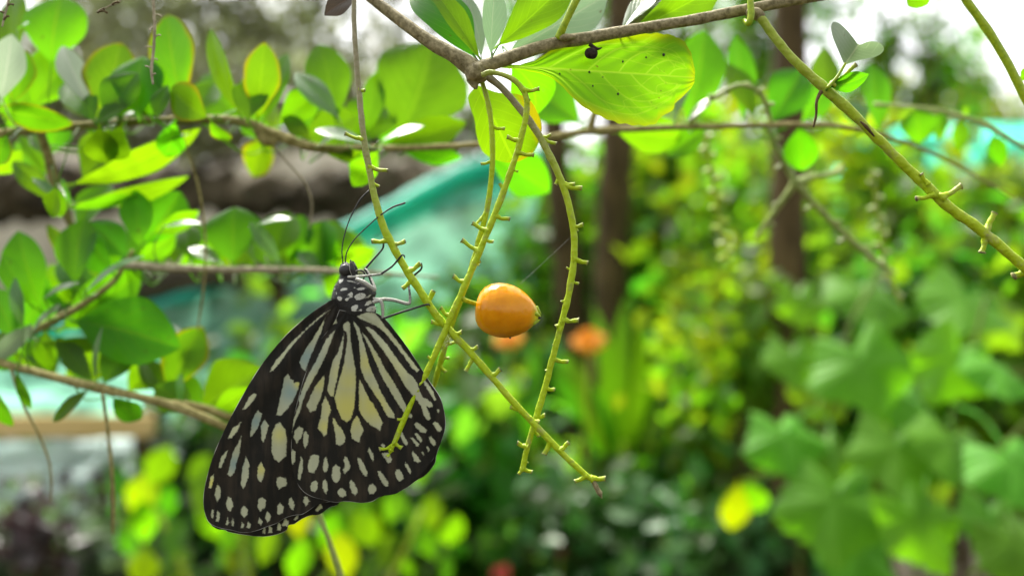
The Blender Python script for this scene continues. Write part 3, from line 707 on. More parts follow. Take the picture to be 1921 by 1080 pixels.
part(SP, 'stem', tube([gp(1180, 1.5, -.02), gp(1172, 1.5, .7), P(1170, 830, 1.5)], [.008, .007, .005], seg=7), M['stem'])
part(SP, 'stem', tube([gp(1170, 1.5, -.02), gp(1060, 1.5, .7), P(1000, 830, 1.5)], [.008, .007, .005], seg=7), M['stem'])

# lobed leaf vine on the post
def lobed_geo(c, r, ang, tilt, yaw, lobes=5):
    n = 100; rings = 6; V_, F_, UV = [], [], []; lob = [random.uniform(.55, 1.25) for _ in range(5)]; cu = random.uniform(.05, .3); tw = random.uniform(-.25, .25)
    ex, ez, ey = Vector((1, 0, 0)), Vector((0, 0, 1)), Vector((0, 1, 0))
    Mx = Matrix.Rotation(yaw, 3, 'Z') @ Matrix.Rotation(tilt, 3, 'X') @ Matrix.Rotation(ang, 3, 'Y')
    for i in range(rings + 1):
        f = i / rings
        for j in range(n):
            th = 2 * math.pi * j / n       # 0 = leaf tip (down)
            s = (1 - abs(math.sin(th * 2.5)) ** 1.1) * lob[int(round(th / (2 * math.pi / 5))) % 5]
            rr_ = r * (.76 + .24 * s + .025 * math.sin(th * 23 + lob[0] * 9) + .05 * math.sin(th * 2 + lob[1] * 7)) * (1.05 - .16 * (1 - math.cos(th)) / 2) * (1 + .03 * math.sin(th * 17)) * (.45 + .55 * min(1, abs(th - math.pi) / .5))
            x, z = math.sin(th) * rr_ * f, -math.cos(th) * rr_ * f
            y = -.03 * r * f * f * math.cos(th * 5) + cu * r * f * f + tw * r * f * f * math.sin(th) * math.cos(th)
            V_.append(Vector(c) + Mx @ Vector((x, y, z))); UV.append((f, math.sin(th * 2.5)))
    for i in range(rings):
        for j in range(n):
            a, b = i * n + j, i * n + (j + 1) % n; F_.append((a, b, b + n, a + n))
    return V_, F_, UV
LV = thing('lobed_vine', 'climbing vine with large lobed blue green leaves around the post', 'vine', gp(1560, .75, 0))
vine_paths = [[gp(1500, 1.05, 0), P(1500, 1100, 1.0), P(1520, 900, .85), P(1560, 760, .75), P(1600, 600, .75), P(1660, 500, .8)], [gp(1700, .8, 0), P(1720, 1100, .8), P(1740, 900, .72), P(1800, 740, .68), P(1850, 560, .7)], [P(1740, 900, .72), P(1830, 880, .7), P(1940, 780, .7)]]
vp = []
for q in vine_paths:
    part(LV, 'stem', tube(q, [.003, .002, .0017, .0014], seg=8), M['stem_dark']); vp += catmull(q, 16)
for x, y, r, d, ang, tilt, yaw, m in ((1490, 672, 62, .80, 10, -35, 10, 'lobed'), (1618, 678, 95, .72, -15, -30, -12, 'lobed'), (1700, 745, 70, .74, 25, -40, 20, 'lobed'), (1790, 672, 78, .66, 30, -20, -15, 'lobed_bright'), (1476, 812, 78, .74, -5, -45, 5, 'lobed'), (1685, 838, 88, .68, 10, -40, 0, 'lobed'), (1788, 828, 85, .66, 40, -45, 25, 'lobed'),
                                      (1568, 935, 105, .70, 5, -35, -10, 'lobed'), (1725, 975, 88, .64, -20, -25, 12, 'lobed_bright'), (1875, 690, 72, .62, 35, -55, 30, 'lobed'), (1900, 862, 88, .60, -10, -50, -10, 'lobed'), (1625, 548, 82, .82, 10, -50, 15, 'lobed'), (1812, 560, 92, .72, 38, -50, 10, 'lobed'), (1560, 850, 60, .8, 0, -30, 20, 'lobed'), (1860, 975, 70, .7, 15, -40, 0, 'lobed'), (1610, 1040, 80, .75, 20, -40, 0, 'lobed'),
                                      (1880, 600, 60, .75, -30, -15, 20, 'lobed_bright'), (1740, 905, 55, .78, 50, -20, 0, 'lobed_bright'), (1540, 740, 55, .85, 30, -20, -20, 'lobed_bright'), (1500, 560, 50, .9, 0, -30, 0, 'lobed_bright'), (1905, 1010, 85, .62, -20, -45, 0, 'lobed')):
    c = P(x, y, d); V_, F_, UV = lobed_geo(c, r * 1.15 * KPX * d, R(ang), R(tilt), R(yaw))
    q = min(vp, key=lambda p: (p - c).length); pv, pf = tube([q, (q + c) / 2 + Vector((0, 0, .01)), c], [.0014, .0011, .0011], seg=5, spline=4)
    o = len(V_); V_ = V_ + pv; F_ = F_ + [tuple(i + o for i in f) for f in pf]; UV = UV + [(.1, .5)] * len(pv)
    part(LV, 'leaf', (V_, F_), M[m], uv=UV)
yl = add_leaf(LV, (1388, 900), (1376, 996), 30, .85, 'leaf_yellow', roll=-10, attach=vp, label='single bright yellow leaf hanging at the edge of the vine')
add_leaf(LV, (1400, 900), (1430, 960), 26, .87, 'leaf_lime', roll=20, attach=vp)
# ------------------------------------------------------------------ leafy branches just behind the focus
def branch(name, label, lines, cat='branch', m='wood_mid', group=None):
    """lines = list of (points (px, py, d), radii px)"""
    T = thing(name, label, cat, P(*lines[0][0][0]), group)
    g = [tube([P(*p) for p in pts], [r * KPX * pts[0][2] for r in rad], seg=12, rough=.14, scale=260) for pts, rad in lines]
    part(T, 'wood', join(*g), M[m])
    pts = []
    for l, _ in lines: pts += catmull([P(*p) for p in l], 10)
    return T, pts
T1, p1 = branch('leafy_branch', 'long thin brown branch with upright round leaves crossing behind the fruit stems', [
    ([(-160, 268, .262), (0, 250, .258), (150, 236, .256), (330, 225, .254), (450, 228, .252), (510, 250, .252), (590, 277, .254), (690, 279, .258), (800, 277, .262), (900, 272, .266), (1000, 262, .27), (1110, 246, .272), (1210, 241, .274), (1350, 237, .276), (1500, 234, .28), (1600, 240, .285), (1700, 268, .29), (1810, 318, .30), (1900, 372, .31)], [6.5, 7.2, 7.2, 7.2, 8, 10, 8, 6.5, 6, 6.5, 6.5, 7.5, 6.5, 5.5, 5.5, 5, 4, 3, 2.2]),
    ([(76, 246, .257), (92, 300, .26), (105, 348, .264), (122, 395, .27), (140, 440, .275)], [8, 9, 9.5, 9, 6]), ([(1108, 246, .272), (1112, 225, .272), (1118, 205, .272)], [9, 7, 6]), ([(478, 235, .252), (500, 262, .252), (520, 262, .252)], [8, 13, 7])])
A = lambda *a, **k_: add_leaf(T1, *a, attach=p1, **k_)
D = .256
for b, t, hw, d, m, roll, dt in [
    ((95, 128), (112, -14), 56, .262, 'leaf_lime', 12, 6), ((30, 125), (15, -20), 48, .268, 'leaf', -15, 8), ((55, 205), (128, 92), 54, .266, 'leaf', 15, 5), ((170, 205), (116, 78), 26, .25, 'leaf_sheen', 30, 4),
    ((194, 226), (222, 74), 55, .252, 'leaf_edge', 8, 3), ((240, 180), (320, 172), 15, .26, 'leaf_yellow', 25, 0), ((300, 215), (256, 206), 12, .258, 'leaf', 20, 0), ((290, 214), (262, 196), 14, .258, 'leaf_edge', 20, 0),
    ((342, 218), (302, 20), 50, .25, 'leaf_edge', -12, 4), ((452, 225), (378, 52), 30, .25, 'leaf', -35, 5), ((482, 232), (498, 78), 33, .25, 'leaf_edge', 22, -3), ((492, 235), (532, 92), 33, .258, 'leaf', -18, 6), ((468, 230), (460, 142), 18, .256, 'leaf', 25, 0),
    ((632, 235), (598, 74), 42, .266, 'leaf', 14, 6), ((640, 225), (555, 128), 26, .26, 'leaf_gloss', 'up', 2), ((520, 240), (600, 170), 32, .262, 'leaf', 20, 5), ((560, 262), (672, 218), 38, .266, 'leaf_dark', 25, 6), ((712, 282), (594, 234), 26, .25, 'leaf_gloss', 'up', -5), ((600, 284), (692, 304), 12, .256, 'leaf_lime', 20, 0),
    ((590, 270), (530, 212), 18, .262, 'leaf_lime', 30, 0), ((0, 196), (22, 62), 30, .243, 'leaf_sheen', 28, 0), ((22, 200), (48, 92), 26, .25, 'leaf_edge', 25, 2), ((-20, 205), (128, 236), 27, .25, 'leaf_edge', 28, -3),
    ((745, 268), (812, 70), 92, .285, 'leaf', 8, 8), ((715, 275), (878, 232), 30, .272, 'leaf', 20, 4), ((705, 270), (792, 228), 16, .262, 'leaf_gloss', 'up', 3), ((730, 270), (868, 300), 22, .275, 'leaf', 25, 4), ((690, 262), (712, 130), 22, .28, 'leaf', 25, 4),
    ((905, 280), (1034, 362), 46, .274, 'leaf', 5, 6), ((1095, 235), (985, 150), 52, .28, 'leaf', 10, 6), ((1288, 245), (1330, 48), 50, .285, 'leaf', 8, 6), ((1265, 235), (1292, 138), 12, .272, 'leaf_gloss', 'up', 0), ((1282, 232), (1345, 172), 12, .272, 'leaf_gloss', 'up', 0),
    ((1150, 250), (1282, 262), 36, .288, 'leaf', 30, 4), ((1330, 240), (1250, 290), 26, .29, 'leaf', 20, 6), ((1440, 238), (1512, 122), 46, .295, 'leaf', -8, 8), ((1420, 232), (1365, 110), 30, .30, 'leaf', 20, 5), ((1500, 232), (1508, 322), 32, .292, 'leaf', 10, 5), ((1395, 236), (1392, 60), 30, .31, 'leaf', 25, 5), ((1545, 236), (1560, 80), 34, .31, 'leaf', 15, 8), ((1650, 250), (1642, 112), 36, .305, 'leaf', 12, 6), ((1620, 245), (1598, 188), 24, .29, 'leaf_gloss', 'up', 3), ((1500, 235), (1560, 150), 26, .30, 'leaf', 10, 5),
    ((150, 345), (225, 242), 50, .268, 'leaf', -6, 5), ((118, 352), (372, 252), 26, .262, 'leaf_lime', 35, -4), ((122, 388), (350, 342), 18, .27, 'leaf_lime', 38, -2), ((112, 385), (20, 298), 22, .268, 'leaf_lime', 20, 0), ((100, 340), (34, 250), 15, .27, 'leaf', 25, 0), ((92, 300), (55, 250), 15, .262, 'leaf_gloss', 'up', 0), ((-10, 330), (40, 285), 20, .272, 'leaf_lime', 30, 0), ((125, 395), (262, 372), 13, .266, 'leaf', 30, 0)]:
    A(b, t, hw, d, m, roll=roll, dt=dt)
gl = random.Random(21)
for i in range(40):                                   # more leaves further back along it
    x = gl.choice([gl.uniform(-20, 480), gl.uniform(500, 720), gl.uniform(-20, 300)]); q = min(p1, key=lambda p: abs(p.x / (KPX * p.y) + 960.5 - x)); y = 540 - (q.z - H) / (KPX * q.y)
    a_ = gl.uniform(-1.0, 1.0); ln = gl.uniform(70, 130) * (1 if gl.random() < .7 else -.7)
    A((x, y), (x + math.sin(a_) * ln, y - math.cos(a_) * ln), abs(ln) * gl.uniform(.28, .4), gl.choice([gl.uniform(.275, .315), gl.uniform(.24, .25)]), gl.choice(['leaf', 'leaf', 'leaf_lime', 'leaf_lime', 'leaf_edge']), roll=gl.uniform(-40, 40), dt=gl.uniform(0, 10))
for x, y, x2, y2, hw in ((60, 230, 12, 262, 9), (195, 232, 250, 205, 13), (360, 250, 300, 262, 10), (590, 280, 640, 240, 13), (30, 60, 52, 40, 16), (120, 380, 60, 330, 10)):
    A((x, y), (x2, y2), hw, .252, 'leaf_gloss', roll='up')
# cluster of leaves on the pale cut twig
T2, p2 = branch('cut_twig', 'pale beige dead twig lying level with round leaves standing on it', [([(236, 497, .262), (330, 503, .264), (440, 506, .268), (560, 506, .276), (700, 512, .29), (820, 520, .31)], [8, 7.6, 7, 6, 4.5, 3])], m='wood_dry')
A = lambda *a, **k_: add_leaf(T2, *a, attach=p2, **k_)
for b, t, hw, d, m, roll, dt in [((262, 470), (252, 352), 30, .264, 'leaf_lime', 15, 3), ((268, 465), (338, 356), 44, .272, 'leaf', 10, 6), ((278, 440), (372, 398), 18, .268, 'leaf_lime', 20, 0), ((300, 425), (376, 412), 11, .258, 'leaf_gloss', 'up', 0), ((250, 490), (330, 440), 26, .275, 'leaf', 20, 2), ((438, 500), (436, 384), 54, .27, 'leaf', 5, 6), ((360, 490), (345, 418), 26, .28, 'leaf_dark', 15, 6),
                                 ((420, 496), (355, 460), 16, .27, 'leaf_gloss', 'up', 0), ((505, 500), (540, 394), 44, .28, 'leaf', -10, 6), ((530, 500), (470, 412), 16, .27, 'leaf_gloss', 'up', 0), ((545, 500), (568, 400), 30, .29, 'leaf', 12, 6), ((480, 420), (545, 405), 12, .272, 'leaf_gloss', 'up', 0), ((598, 505), (632, 412), 44, .292, 'leaf', 8, 6), ((620, 508), (705, 468), 24, .294, 'leaf_lime', 18, 0), ((380, 498), (360, 470), 16, .28, 'leaf_lime', 20, 0), ((600, 515), (650, 552), 26, .3, 'leaf_lime', 20, 0), ((600, 510), (560, 470), 18, .29, 'leaf_gloss', 'up', 0)]:
    A(b, t, hw, d, m, roll=roll, dt=dt)
for i in range(20):
    x = gl.uniform(240, 660); q = min(p2, key=lambda p: abs(p.x / (KPX * p.y) + 960.5 - x)); y = 540 - (q.z - H) / (KPX * q.y); a_ = gl.uniform(-1.1, 1.1); ln = gl.uniform(50, 100)
    A((x, y), (x + math.sin(a_) * ln, y - math.cos(a_) * ln), ln * gl.uniform(.3, .42), gl.uniform(.285, .315), gl.choice(['leaf', 'leaf_dark', 'leaf_lime']), roll=gl.uniform(-40, 40), dt=gl.uniform(0, 8))
# lower branch
T3, p3 = branch('lower_branch', 'low greenish branch forking into two pale ends behind the forewing', [([(-160, 640, .258), (0, 680, .255), (90, 704, .254), (180, 726, .253), (260, 744, .253), (335, 764, .254), (400, 790, .256), (450, 812, .26)], [6, 7, 7.5, 9.5, 7, 9, 7.5, 8]), ([(325, 758, .254), (370, 762, .258), (420, 778, .262), (470, 800, .27)], [9, 7, 7.5, 7]),
                 ([(-60, 662, .27), (20, 640, .268), (100, 602, .266), (165, 565, .265), (215, 525, .266), (250, 470, .27)], [7, 7.5, 7, 6, 5, 4])])
A = lambda *a, **k_: add_leaf(T3, *a, attach=p3, **k_)
for b, t, hw, d, m, roll, dt in [((140, 540), (152, 406), 46, .262, 'leaf', -10, 4), ((150, 520), (88, 418), 16, .27, 'leaf_edge', 30, 0), ((78, 590), (28, 428), 40, .262, 'leaf', 15, 4), ((62, 580), (2, 476), 22, .256, 'leaf', 20, 0), ((150, 552), (262, 470), 24, .252, 'leaf_gloss', 'up', -3), ((75, 562), (145, 524), 18, .254, 'leaf_gloss', 'up', 0), ((55, 630), (108, 566), 26, .25, 'leaf_gloss', 'up', 0), ((45, 625), (22, 520), 15, .254, 'leaf_gloss', 'up', 0), ((30, 640), (-20, 540), 34, .264, 'leaf_dark', 20, 0),
                                 ((105, 625), (262, 512), 44, .268, 'leaf', 12, 3), ((125, 600), (330, 648), 66, .262, 'leaf', -14, -4), ((155, 585), (258, 545), 36, .272, 'leaf', 10, 4), ((60, 640), (200, 650), 20, .262, 'leaf_dark', 35, 0), ((190, 725), (244, 632), 34, .262, 'leaf_dark', 10, 4), ((180, 722), (106, 628), 20, .26, 'leaf_dark', 30, 0), ((180, 722), (184, 612), 9, .252, 'leaf_gloss', 'up', 0), ((200, 690), (310, 635), 24, .27, 'leaf_dark', 25, 3),
                                 ((310, 742), (380, 612), 44, .266, 'leaf_edge', 16, 4), ((330, 750), (262, 668), 24, .27, 'leaf_dark', 30, 4), ((345, 668), (372, 612), 30, .27, 'leaf', 5, 3), ((370, 772), (492, 690), 56, .27, 'leaf', 6, 4), ((395, 778), (470, 730), 24, .262, 'leaf_lime', 25, 0), ((170, 726), (92, 788), 17, .25, 'leaf', 25, 0), ((28, 688), (52, 768), 17, .25, 'leaf', 25, 0), ((208, 742), (264, 788), 28, .256, 'leaf_dark', 12, 3), ((-20, 720), (18, 802), 26, .252, 'leaf_edge', 20, 0), ((340, 770), (335, 700), 10, .258, 'leaf_gloss', 'up', 0), ((-30, 700), (60, 612), 18, .256, 'leaf_grey', 30, 0)]:
    A(b, t, hw, d, m, roll=roll, dt=dt)

for i in range(30):
    x = gl.choice([gl.uniform(-30, 240), gl.uniform(-30, 420)]); q = gl.choice(p3[-40:] if gl.random() < .55 else p3[5:60]); x = q.x / (KPX * q.y) + 960.5; y = 540 - (q.z - H) / (KPX * q.y); a_ = gl.uniform(-1.5, 1.5); ln = gl.uniform(60, 110)
    A((x, y), (x + math.sin(a_) * ln, y - math.cos(a_) * ln), ln * gl.uniform(.28, .42), gl.uniform(.262, .30), gl.choice(['leaf', 'leaf', 'leaf_dark', 'leaf_lime']), roll=gl.uniform(-45, 45), dt=gl.uniform(-4, 8))
# hanging dry twigs and thin runners
def thin(name, label, pts, rad, m='wood_dry', spurs=0, cat='twig', spur_r=1.6, group=None, spur_len=14, spur_m=None):
    T = thing(name, label, cat, P(*pts[0]), group); w3 = [P(*p) for p in pts]; k_ = KPX * pts[0][2]
    part(T, 'twig', tube(w3, [r * k_ for r in rad], seg=8, rough=.2, scale=900), M[m]); c = catmull(w3, 8); g = random.Random(int(pts[0][0] * 13 + pts[0][1]))
    for i in range(spurs):
        q = c[int((i + .6) / (spurs + .4) * (len(c) - 1))]; s = -1 if i % 2 else 1
        e = q + Vector((s * g.uniform(.6, 1.2) * spur_len, g.uniform(-6, 6), g.uniform(-.6, .4) * spur_len)) * k_
        part(T, 'spur', tube([q, q.lerp(e, .6) + Vector((0, 0, 2 * k_)), e], [spur_r * k_, spur_r * .7 * k_, spur_r * k_], seg=6, spline=4), M[spur_m or m])
    return T
thin('dry_twig', 'dry grey twig dangling in front of the upright leaf, ending in curled spurs', [(286, -40, .205), (288, 10, .205), (290, 55, .205), (288, 95, .206), (284, 130, .206), (287, 158, .206)], [3, 3, 3, 2.8, 3, 2], spurs=9, spur_len=13)
thin('dry_twig', 'crooked dry twig with dark withered buds in the pale gap beside the bright round leaf', [(232, -30, .2), (226, 2, .2), (208, 10, .2), (190, 20, .2), (182, 22, .2)], [1.4, 1.4, 1.4, 1.2, 1.2], spurs=5, spur_len=14, spur_r=2.4, spur_m='bark')
thin('dry_twig', 'short grey twig with drooping buds over the dark green leaf', [(22, -40, .205), (16, 0, .205), (10, 25, .205), (4, 50, .205)], [2.5, 2.4, 2, 1.6], spurs=5, spur_len=14, spur_r=2.2, spur_m='bark')
thin('runner', 'hair thin brown runner hanging from the leafy branch past the pale twig', [(330, 228, .256), (352, 285, .258), (372, 350, .26), (384, 430, .262), (385, 505, .264), (378, 570, .266), (370, 620, .268)], [3, 2.6, 2.6, 2.4, 2.2, 2, 1.6], 'wood_mid')
thin('runner', 'thin brown runner dropping from the lower branch in front of the tan plank', [(192, 735, .252), (200, 790, .252), (207, 850, .252), (212, 920, .254), (212, 1000, .256)], [3.4, 3.2, 3.6, 4, 3], 'wood_mid')
thin('runner', 'slanting thin runner from the lower branch crossing the plank end', [(20, 690, .253), (40, 750, .253), (75, 820, .254), (95, 880, .256), (96, 940, .258)], [2.6, 2.6, 2.4, 2, 1.6], 'wood_mid')
thin('runner', 'fine dry runner arching under the leafy branch over the old log', [(505, 262, .253), (535, 300, .255), (570, 340, .258), (585, 380, .26), (580, 430, .264)], [2.4, 2, 2, 1.8, 1.5], 'wood_dry')
thin('pale_shoot', 'pale forked shoot hanging below the wing tips', [(596, 955, .25), (612, 1000, .25), (630, 1050, .252), (650, 1110, .254)], [5, 5, 6, 6], 'stem_pale', cat='shoot')
# blurred stems on the right
KNOBR = dict(cat='stem', spur_m='stem_pale')
thin('knobby_stem', 'pale knobbed stem bending under the long branch beside the post', [(1440, 232, .30), (1455, 275, .305), (1478, 318, .31), (1490, 342, .31), (1465, 380, .315), (1440, 415, .32), (1418, 446, .325)], [7, 6.5, 6.5, 7.5, 6, 5, 4], 'stem_pale', 5, spur_len=16, spur_r=4, **KNOBR)
thin('knobby_stem', 'pale knobbed stem slanting down from the bend toward the lobed vine', [(1490, 342, .31), (1530, 385, .315), (1580, 435, .32), (1625, 475, .325), (1665, 505, .33)], [7, 6, 6, 6, 5], 'stem_pale', 6, spur_len=16, spur_r=4.5, **KNOBR)
thin('knobby_stem', 'short pale knobbed stem pointing out level from the bend', [(1490, 342, .31), (1520, 332, .315), (1560, 326, .32), (1580, 312, .325)], [6, 5, 4.5, 4], 'stem_pale', 3, spur_len=14, spur_r=5, **KNOBR)
thin('flower_spike', 'hanging yellow green flower spike between the trunk and the post', [(1322, 250, .36), (1335, 320, .365), (1346, 390, .37), (1358, 450, .37), (1366, 492, .37)], [3.5, 3.5, 3.2, 3, 2.5], 'stem', 14, spur_len=13, spur_r=5.5, cat='flower spike', spur_m='stem')
thin('flower_spike', 'yellow green flower spike hanging beside the slanting knobbed stem', [(1636, 320, .36), (1645, 390, .362), (1655, 450, .365), (1662, 500, .37), (1690, 570, .37)], [3.5, 3.2, 3, 3, 2.5], 'stem', 13, spur_len=13, spur_r=6, cat='flower spike', spur_m='stem_pale')
thin('flower_spike', 'arching whitish flower spike just under the forked branch end', [(1292, 232, .275), (1335, 186, .272), (1390, 160, .272), (1430, 180, .274), (1446, 232, .28)], [4.5, 4.5, 4.5, 4.5, 4], 'stem_pale', 12, spur_len=10, spur_r=4.5, cat='flower spike', spur_m='stem_pale')
T4, p4 = branch('trailing_shoot', 'slim trailing green shoot with small hanging leaves crossing the turquoise net', [([(1640, 196, .30), (1760, 208, .30), (1840, 232, .30), (1921, 276, .30), (2000, 320, .305)], [4, 4.5, 5, 5, 5])], 'shoot', 'stem_pale')
for b, t, hw, d, m, roll in [((1718, 204), (1728, 268), 36, .302, 'leaf', 8), ((1802, 222), (1800, 284), 16, .302, 'leaf', 10), ((1862, 250), (1880, 312), 18, .31, 'leaf', 30), ((1770, 208), (1760, 262), 14, .31, 'leaf', 30), ((1810, 218), (1812, 196), 8, .3, 'leaf_lime', 10)]:
    add_leaf(T4, b, t, hw, d, m, roll=roll, attach=p4, prof=ovate)
T5, p5 = branch('bare_shoot', 'smooth green shoot leaning in from above under the open sky', [([(1560, -330, .215), (1690, -180, .208), (1770, -70, .205), (1812, 0, .205), (1850, 52, .205), (1880, 100, .205), (1904, 145, .205), (1935, 205, .205)], [7, 7.5, 7.5, 7.5, 7.5, 8])], 'shoot', 'stem')
add_leaf(T5, (1700, -30), (1742, 8), 22, .21, 'leaf', roll=20, attach=p5)
add_leaf(T5, (1912, 152), (1932, 130), 14, .205, 'leaf', roll=20, attach=p5)
# ------------------------------------------------------------------ fruiting branch in focus
def multi_tube(list_of, seg=14, rough=.12, scale=260):
    return join(*[tube([P(x, y, d) for x, y, d in pts], [r * KPX * .19 for r in rad], seg=seg, rough=rough, scale=scale) for pts, rad in list_of])
FB = thing('fruiting_branch', 'grey brown forked branch carrying leaves and bare drooping fruit stems', 'branch', P(897, 130, .192))
left_arm = [(430, -190, .212), (560, -100, .205), (640, -45, .2), (690, -8, .197), (740, 30, .195), (800, 74, .193), (850, 104, .192), (885, 127, .192), (905, 140, .192)]
right_arm = [(880, 132, .192), (910, 124, .192), (960, 107, .192), (1030, 84, .192), (1100, 72, .192), (1200, 54, .192), (1300, 38, .192), (1400, 18, .193), (1480, 3, .194), (1560, -12, .195), (1640, -30, .197), (1800, -64, .203), (2000, -110, .212)]
part(FB, 'wood', multi_tube([(left_arm, [8, 8.5, 9, 9.5, 11, 12.5, 14.5, 18, 13]), (right_arm, [9, 14, 13, 11.5, 12, 10.5, 10.5, 10.5, 10, 10, 10, 9.5, 9]), ([(878, 124, .192), (892, 136, .1915), (906, 148, .192)], [12, 22, 13]),
     ([(885, 146, .1915), (890, 158, .1915), (893, 166, .1915)], [11, 8, 4]), ([(1052, 72, .190), (1063, 70, .1895), (1080, 69, .19)], [5, 7, 3]), ([(1402, 24, .1915), (1418, 26, .191), (1430, 34, .191)], [9, 12, 9])]), M['wood'])
fb_pts = catmull([P(*p) for p in left_arm], 8) + catmull([P(*p) for p in right_arm], 8)
part(FB, 'bud', join(ellipsoid(P(1109, 101, .1905), (12.5 * KPX * .19, 11 * KPX * .19, 11 * KPX * .19), nu=18, nv=12, bump=.18, bs=900), tube([P(1106, 84, .191), P(1120, 92, .1905), P(1129, 90, .1905)], [4 * KPX * .19, 3 * KPX * .19, 1 * KPX * .19], seg=7)), bark_mat('bud_scales', (.012, .009, .007), (.05, .035, .025), 1200), label='dark round bud hanging under the branch')

# the big yellowing leaf: its own outline and a raised net of veins
HB, HT = (938, 124), (1306, 144)
def prof_pts(pts):
    xs = [p[0] for p in pts]; ys_ = [p[1] for p in pts]
    return lambda u: float(np.interp(u, xs, ys_))
hi = prof_pts([(0, .03), (.1, .045), (.17, .15), (.24, .36), (.32, .54), (.42, .66), (.55, .74), (.7, .84), (.8, .88), (.88, .86), (.94, .74), (.975, .52), (1, .14)])
lo = prof_pts([(0, .03), (.1, .04), (.15, .07), (.21, .11), (.27, .21), (.323, .39), (.375, .61), (.437, .81), (.52, .97), (.6, 1.07), (.7, 1.10), (.785, 1.07), (.805, 1.02), (.815, .93), (.86, .80), (.895, .70), (.90, .58), (.94, .42), (.985, .22), (1, .10)])
def hero(parent):
    d = .1925; base, tip = P(*HB, d), P(*HT, d + .004); A = tip - base; a = A.normalized(); S = a.cross(Vector((0, 1, 0))).normalized(); N = S.cross(a)
    if N.y > 0: N = -N
    sc_ = 90 * KPX * d
    def pos(u, v, lift=0.0):
        wv = (hi(u) if v > 0 else lo(u)) * sc_
        up = S if S.z > 0 else -S
        edge = 1 + .012 * math.sin(u * 95 + (2 if v > 0 else 0)) * (abs(v) > .97)
        zoff = -.03 * wv * v * v + .04 * abs(v) * wv + .03 * sc_ * math.sin(7 * u + 2 * v) * v * v - .05 * A.length * (u - .3) ** 2
        # blade puckers between the side veins
        zoff += .006 * sc_ * math.sin(7.5 * 2 * math.pi * (u - .35 * abs(v) ** 1.3)) * (1 - abs(v)) * abs(v) * 4
        return base + A * u + up * (v * wv * edge) + N * (zoff + lift)
    lowv = [[(.20, 0), (.30, -.55), (.42, -.80), (.56, -.80), (.70, -.78), (.82, -.7)], [(.33, 0), (.42, -.35), (.52, -.62), (.64, -.66), (.78, -.62), (.88, -.6)], [(.50, 0), (.57, -.28), (.66, -.50), (.76, -.52), (.86, -.52)], [(.66, 0), (.72, -.22), (.80, -.38), (.88, -.40), (.93, -.36)], [(.80, 0), (.85, -.18), (.91, -.28)]]
    upv = [[(.24, 0), (.36, .55), (.47, .78), (.60, .80), (.72, .8)], [(.44, 0), (.52, .42), (.60, .66), (.72, .68), (.82, .66)], [(.60, 0), (.65, .34), (.73, .55), (.83, .56), (.92, .5)], [(.74, 0), (.79, .24), (.86, .38), (.93, .36)], [(.86, 0), (.89, .16), (.94, .24)]]
    LNPX = 368.0
    def flat(u, v): return (u * LNPX, v * (hi(u) if v > 0 else lo(u)) * 90)
    lines = [([(0, 0), (.5, 0), (.99, 0)], 3.2, 1.2)]
    for Ls in (lowv, upv):
        for q in Ls: lines.append((q, 1.7, .9))
        for a_, b_ in zip(Ls[:-1], Ls[1:]):
            for t_ in (.3, .5, .7, .9):
                pa = a_[min(len(a_) - 1, int(t_ * len(a_)))]; pb = b_[min(len(b_) - 1, int(t_ * len(b_)))]
                mid = ((pa[0] + pb[0]) / 2 + random.uniform(-.03, .03), (pa[1] + pb[1]) / 2 + random.uniform(-.06, .06)); lines.append(([pa, mid, pb], 1.0, .8))
        for q in Ls:                                   # twigs of the net running to the margin
            for x_, y_ in [w_ for w_ in q[1:] if w_[0] < .84]:
                sg_ = 1 if y_ > 0 else -1; lines.append(([(x_, y_), (x_ + .04, y_ + sg_ * .12), (x_ + .07, y_ + sg_ * .2)], .9, .6))
    for q in range(16):
        u, v = random.uniform(.3, .95), random.uniform(-.95, .95); a_ = random.uniform(0, 6.28)
        lines.append(([(u, v), (u + .03 * math.cos(a_), v + .11 * math.sin(a_)), (u + .05 * math.cos(a_ + .5), v + .2 * math.sin(a_ + .5))], .6, .5))
    nu, nv = 240, 130; Vv, Ff, UV = [], [], []; FX, FY = [], []
    for i in range(nu + 1):
        for j in range(nv + 1):
            u, v = i / nu, -1 + 2 * j / nv; Vv.append(pos(u, v)); UV.append((u, v)); q = flat(u, v); FX.append(q[0]); FY.append(q[1])
    for i in range(nu):
        for j in range(nv):
            q = i * (nv + 1) + j; Ff.append((q, q + 1, q + nv + 2, q + nv + 1))
    FX, FY = np.array(FX), np.array(FY); ve = np.zeros(FX.shape)
    for q, w0, w1 in lines:
        c = catmull([Vector((*flat(min(.995, max(0, x)), max(-1, min(1, y))), 0)) for x, y in q], 6)
        for n_, (a_, b_) in enumerate(zip(c[:-1], c[1:])):
            wd = w0 + (w1 - w0) * n_ / len(c); x0, x1 = min(a_.x, b_.x) - 4, max(a_.x, b_.x) + 4; k_ = (FX > x0) & (FX < x1)
            dx, dy = b_.x - a_.x, b_.y - a_.y; l2 = dx * dx + dy * dy + 1e-9
            t_ = np.clip(((FX[k_] - a_.x) * dx + (FY[k_] - a_.y) * dy) / l2, 0, 1); dd_ = np.hypot(FX[k_] - a_.x - t_ * dx, FY[k_] - a_.y - t_ * dy)
            ve[k_] = np.maximum(ve[k_], np.clip(1.3 - dd_ / wd, 0, 1) * min(1, .2 + wd * .35))
    lf = part(parent, 'leaf', (Vv, Ff), M['leaf_net'], 'large yellowing leaf with pale net veins and a nibbled edge', uv=UV, attrs={'vein': ve})
    kk = KPX * .19
    dots = []
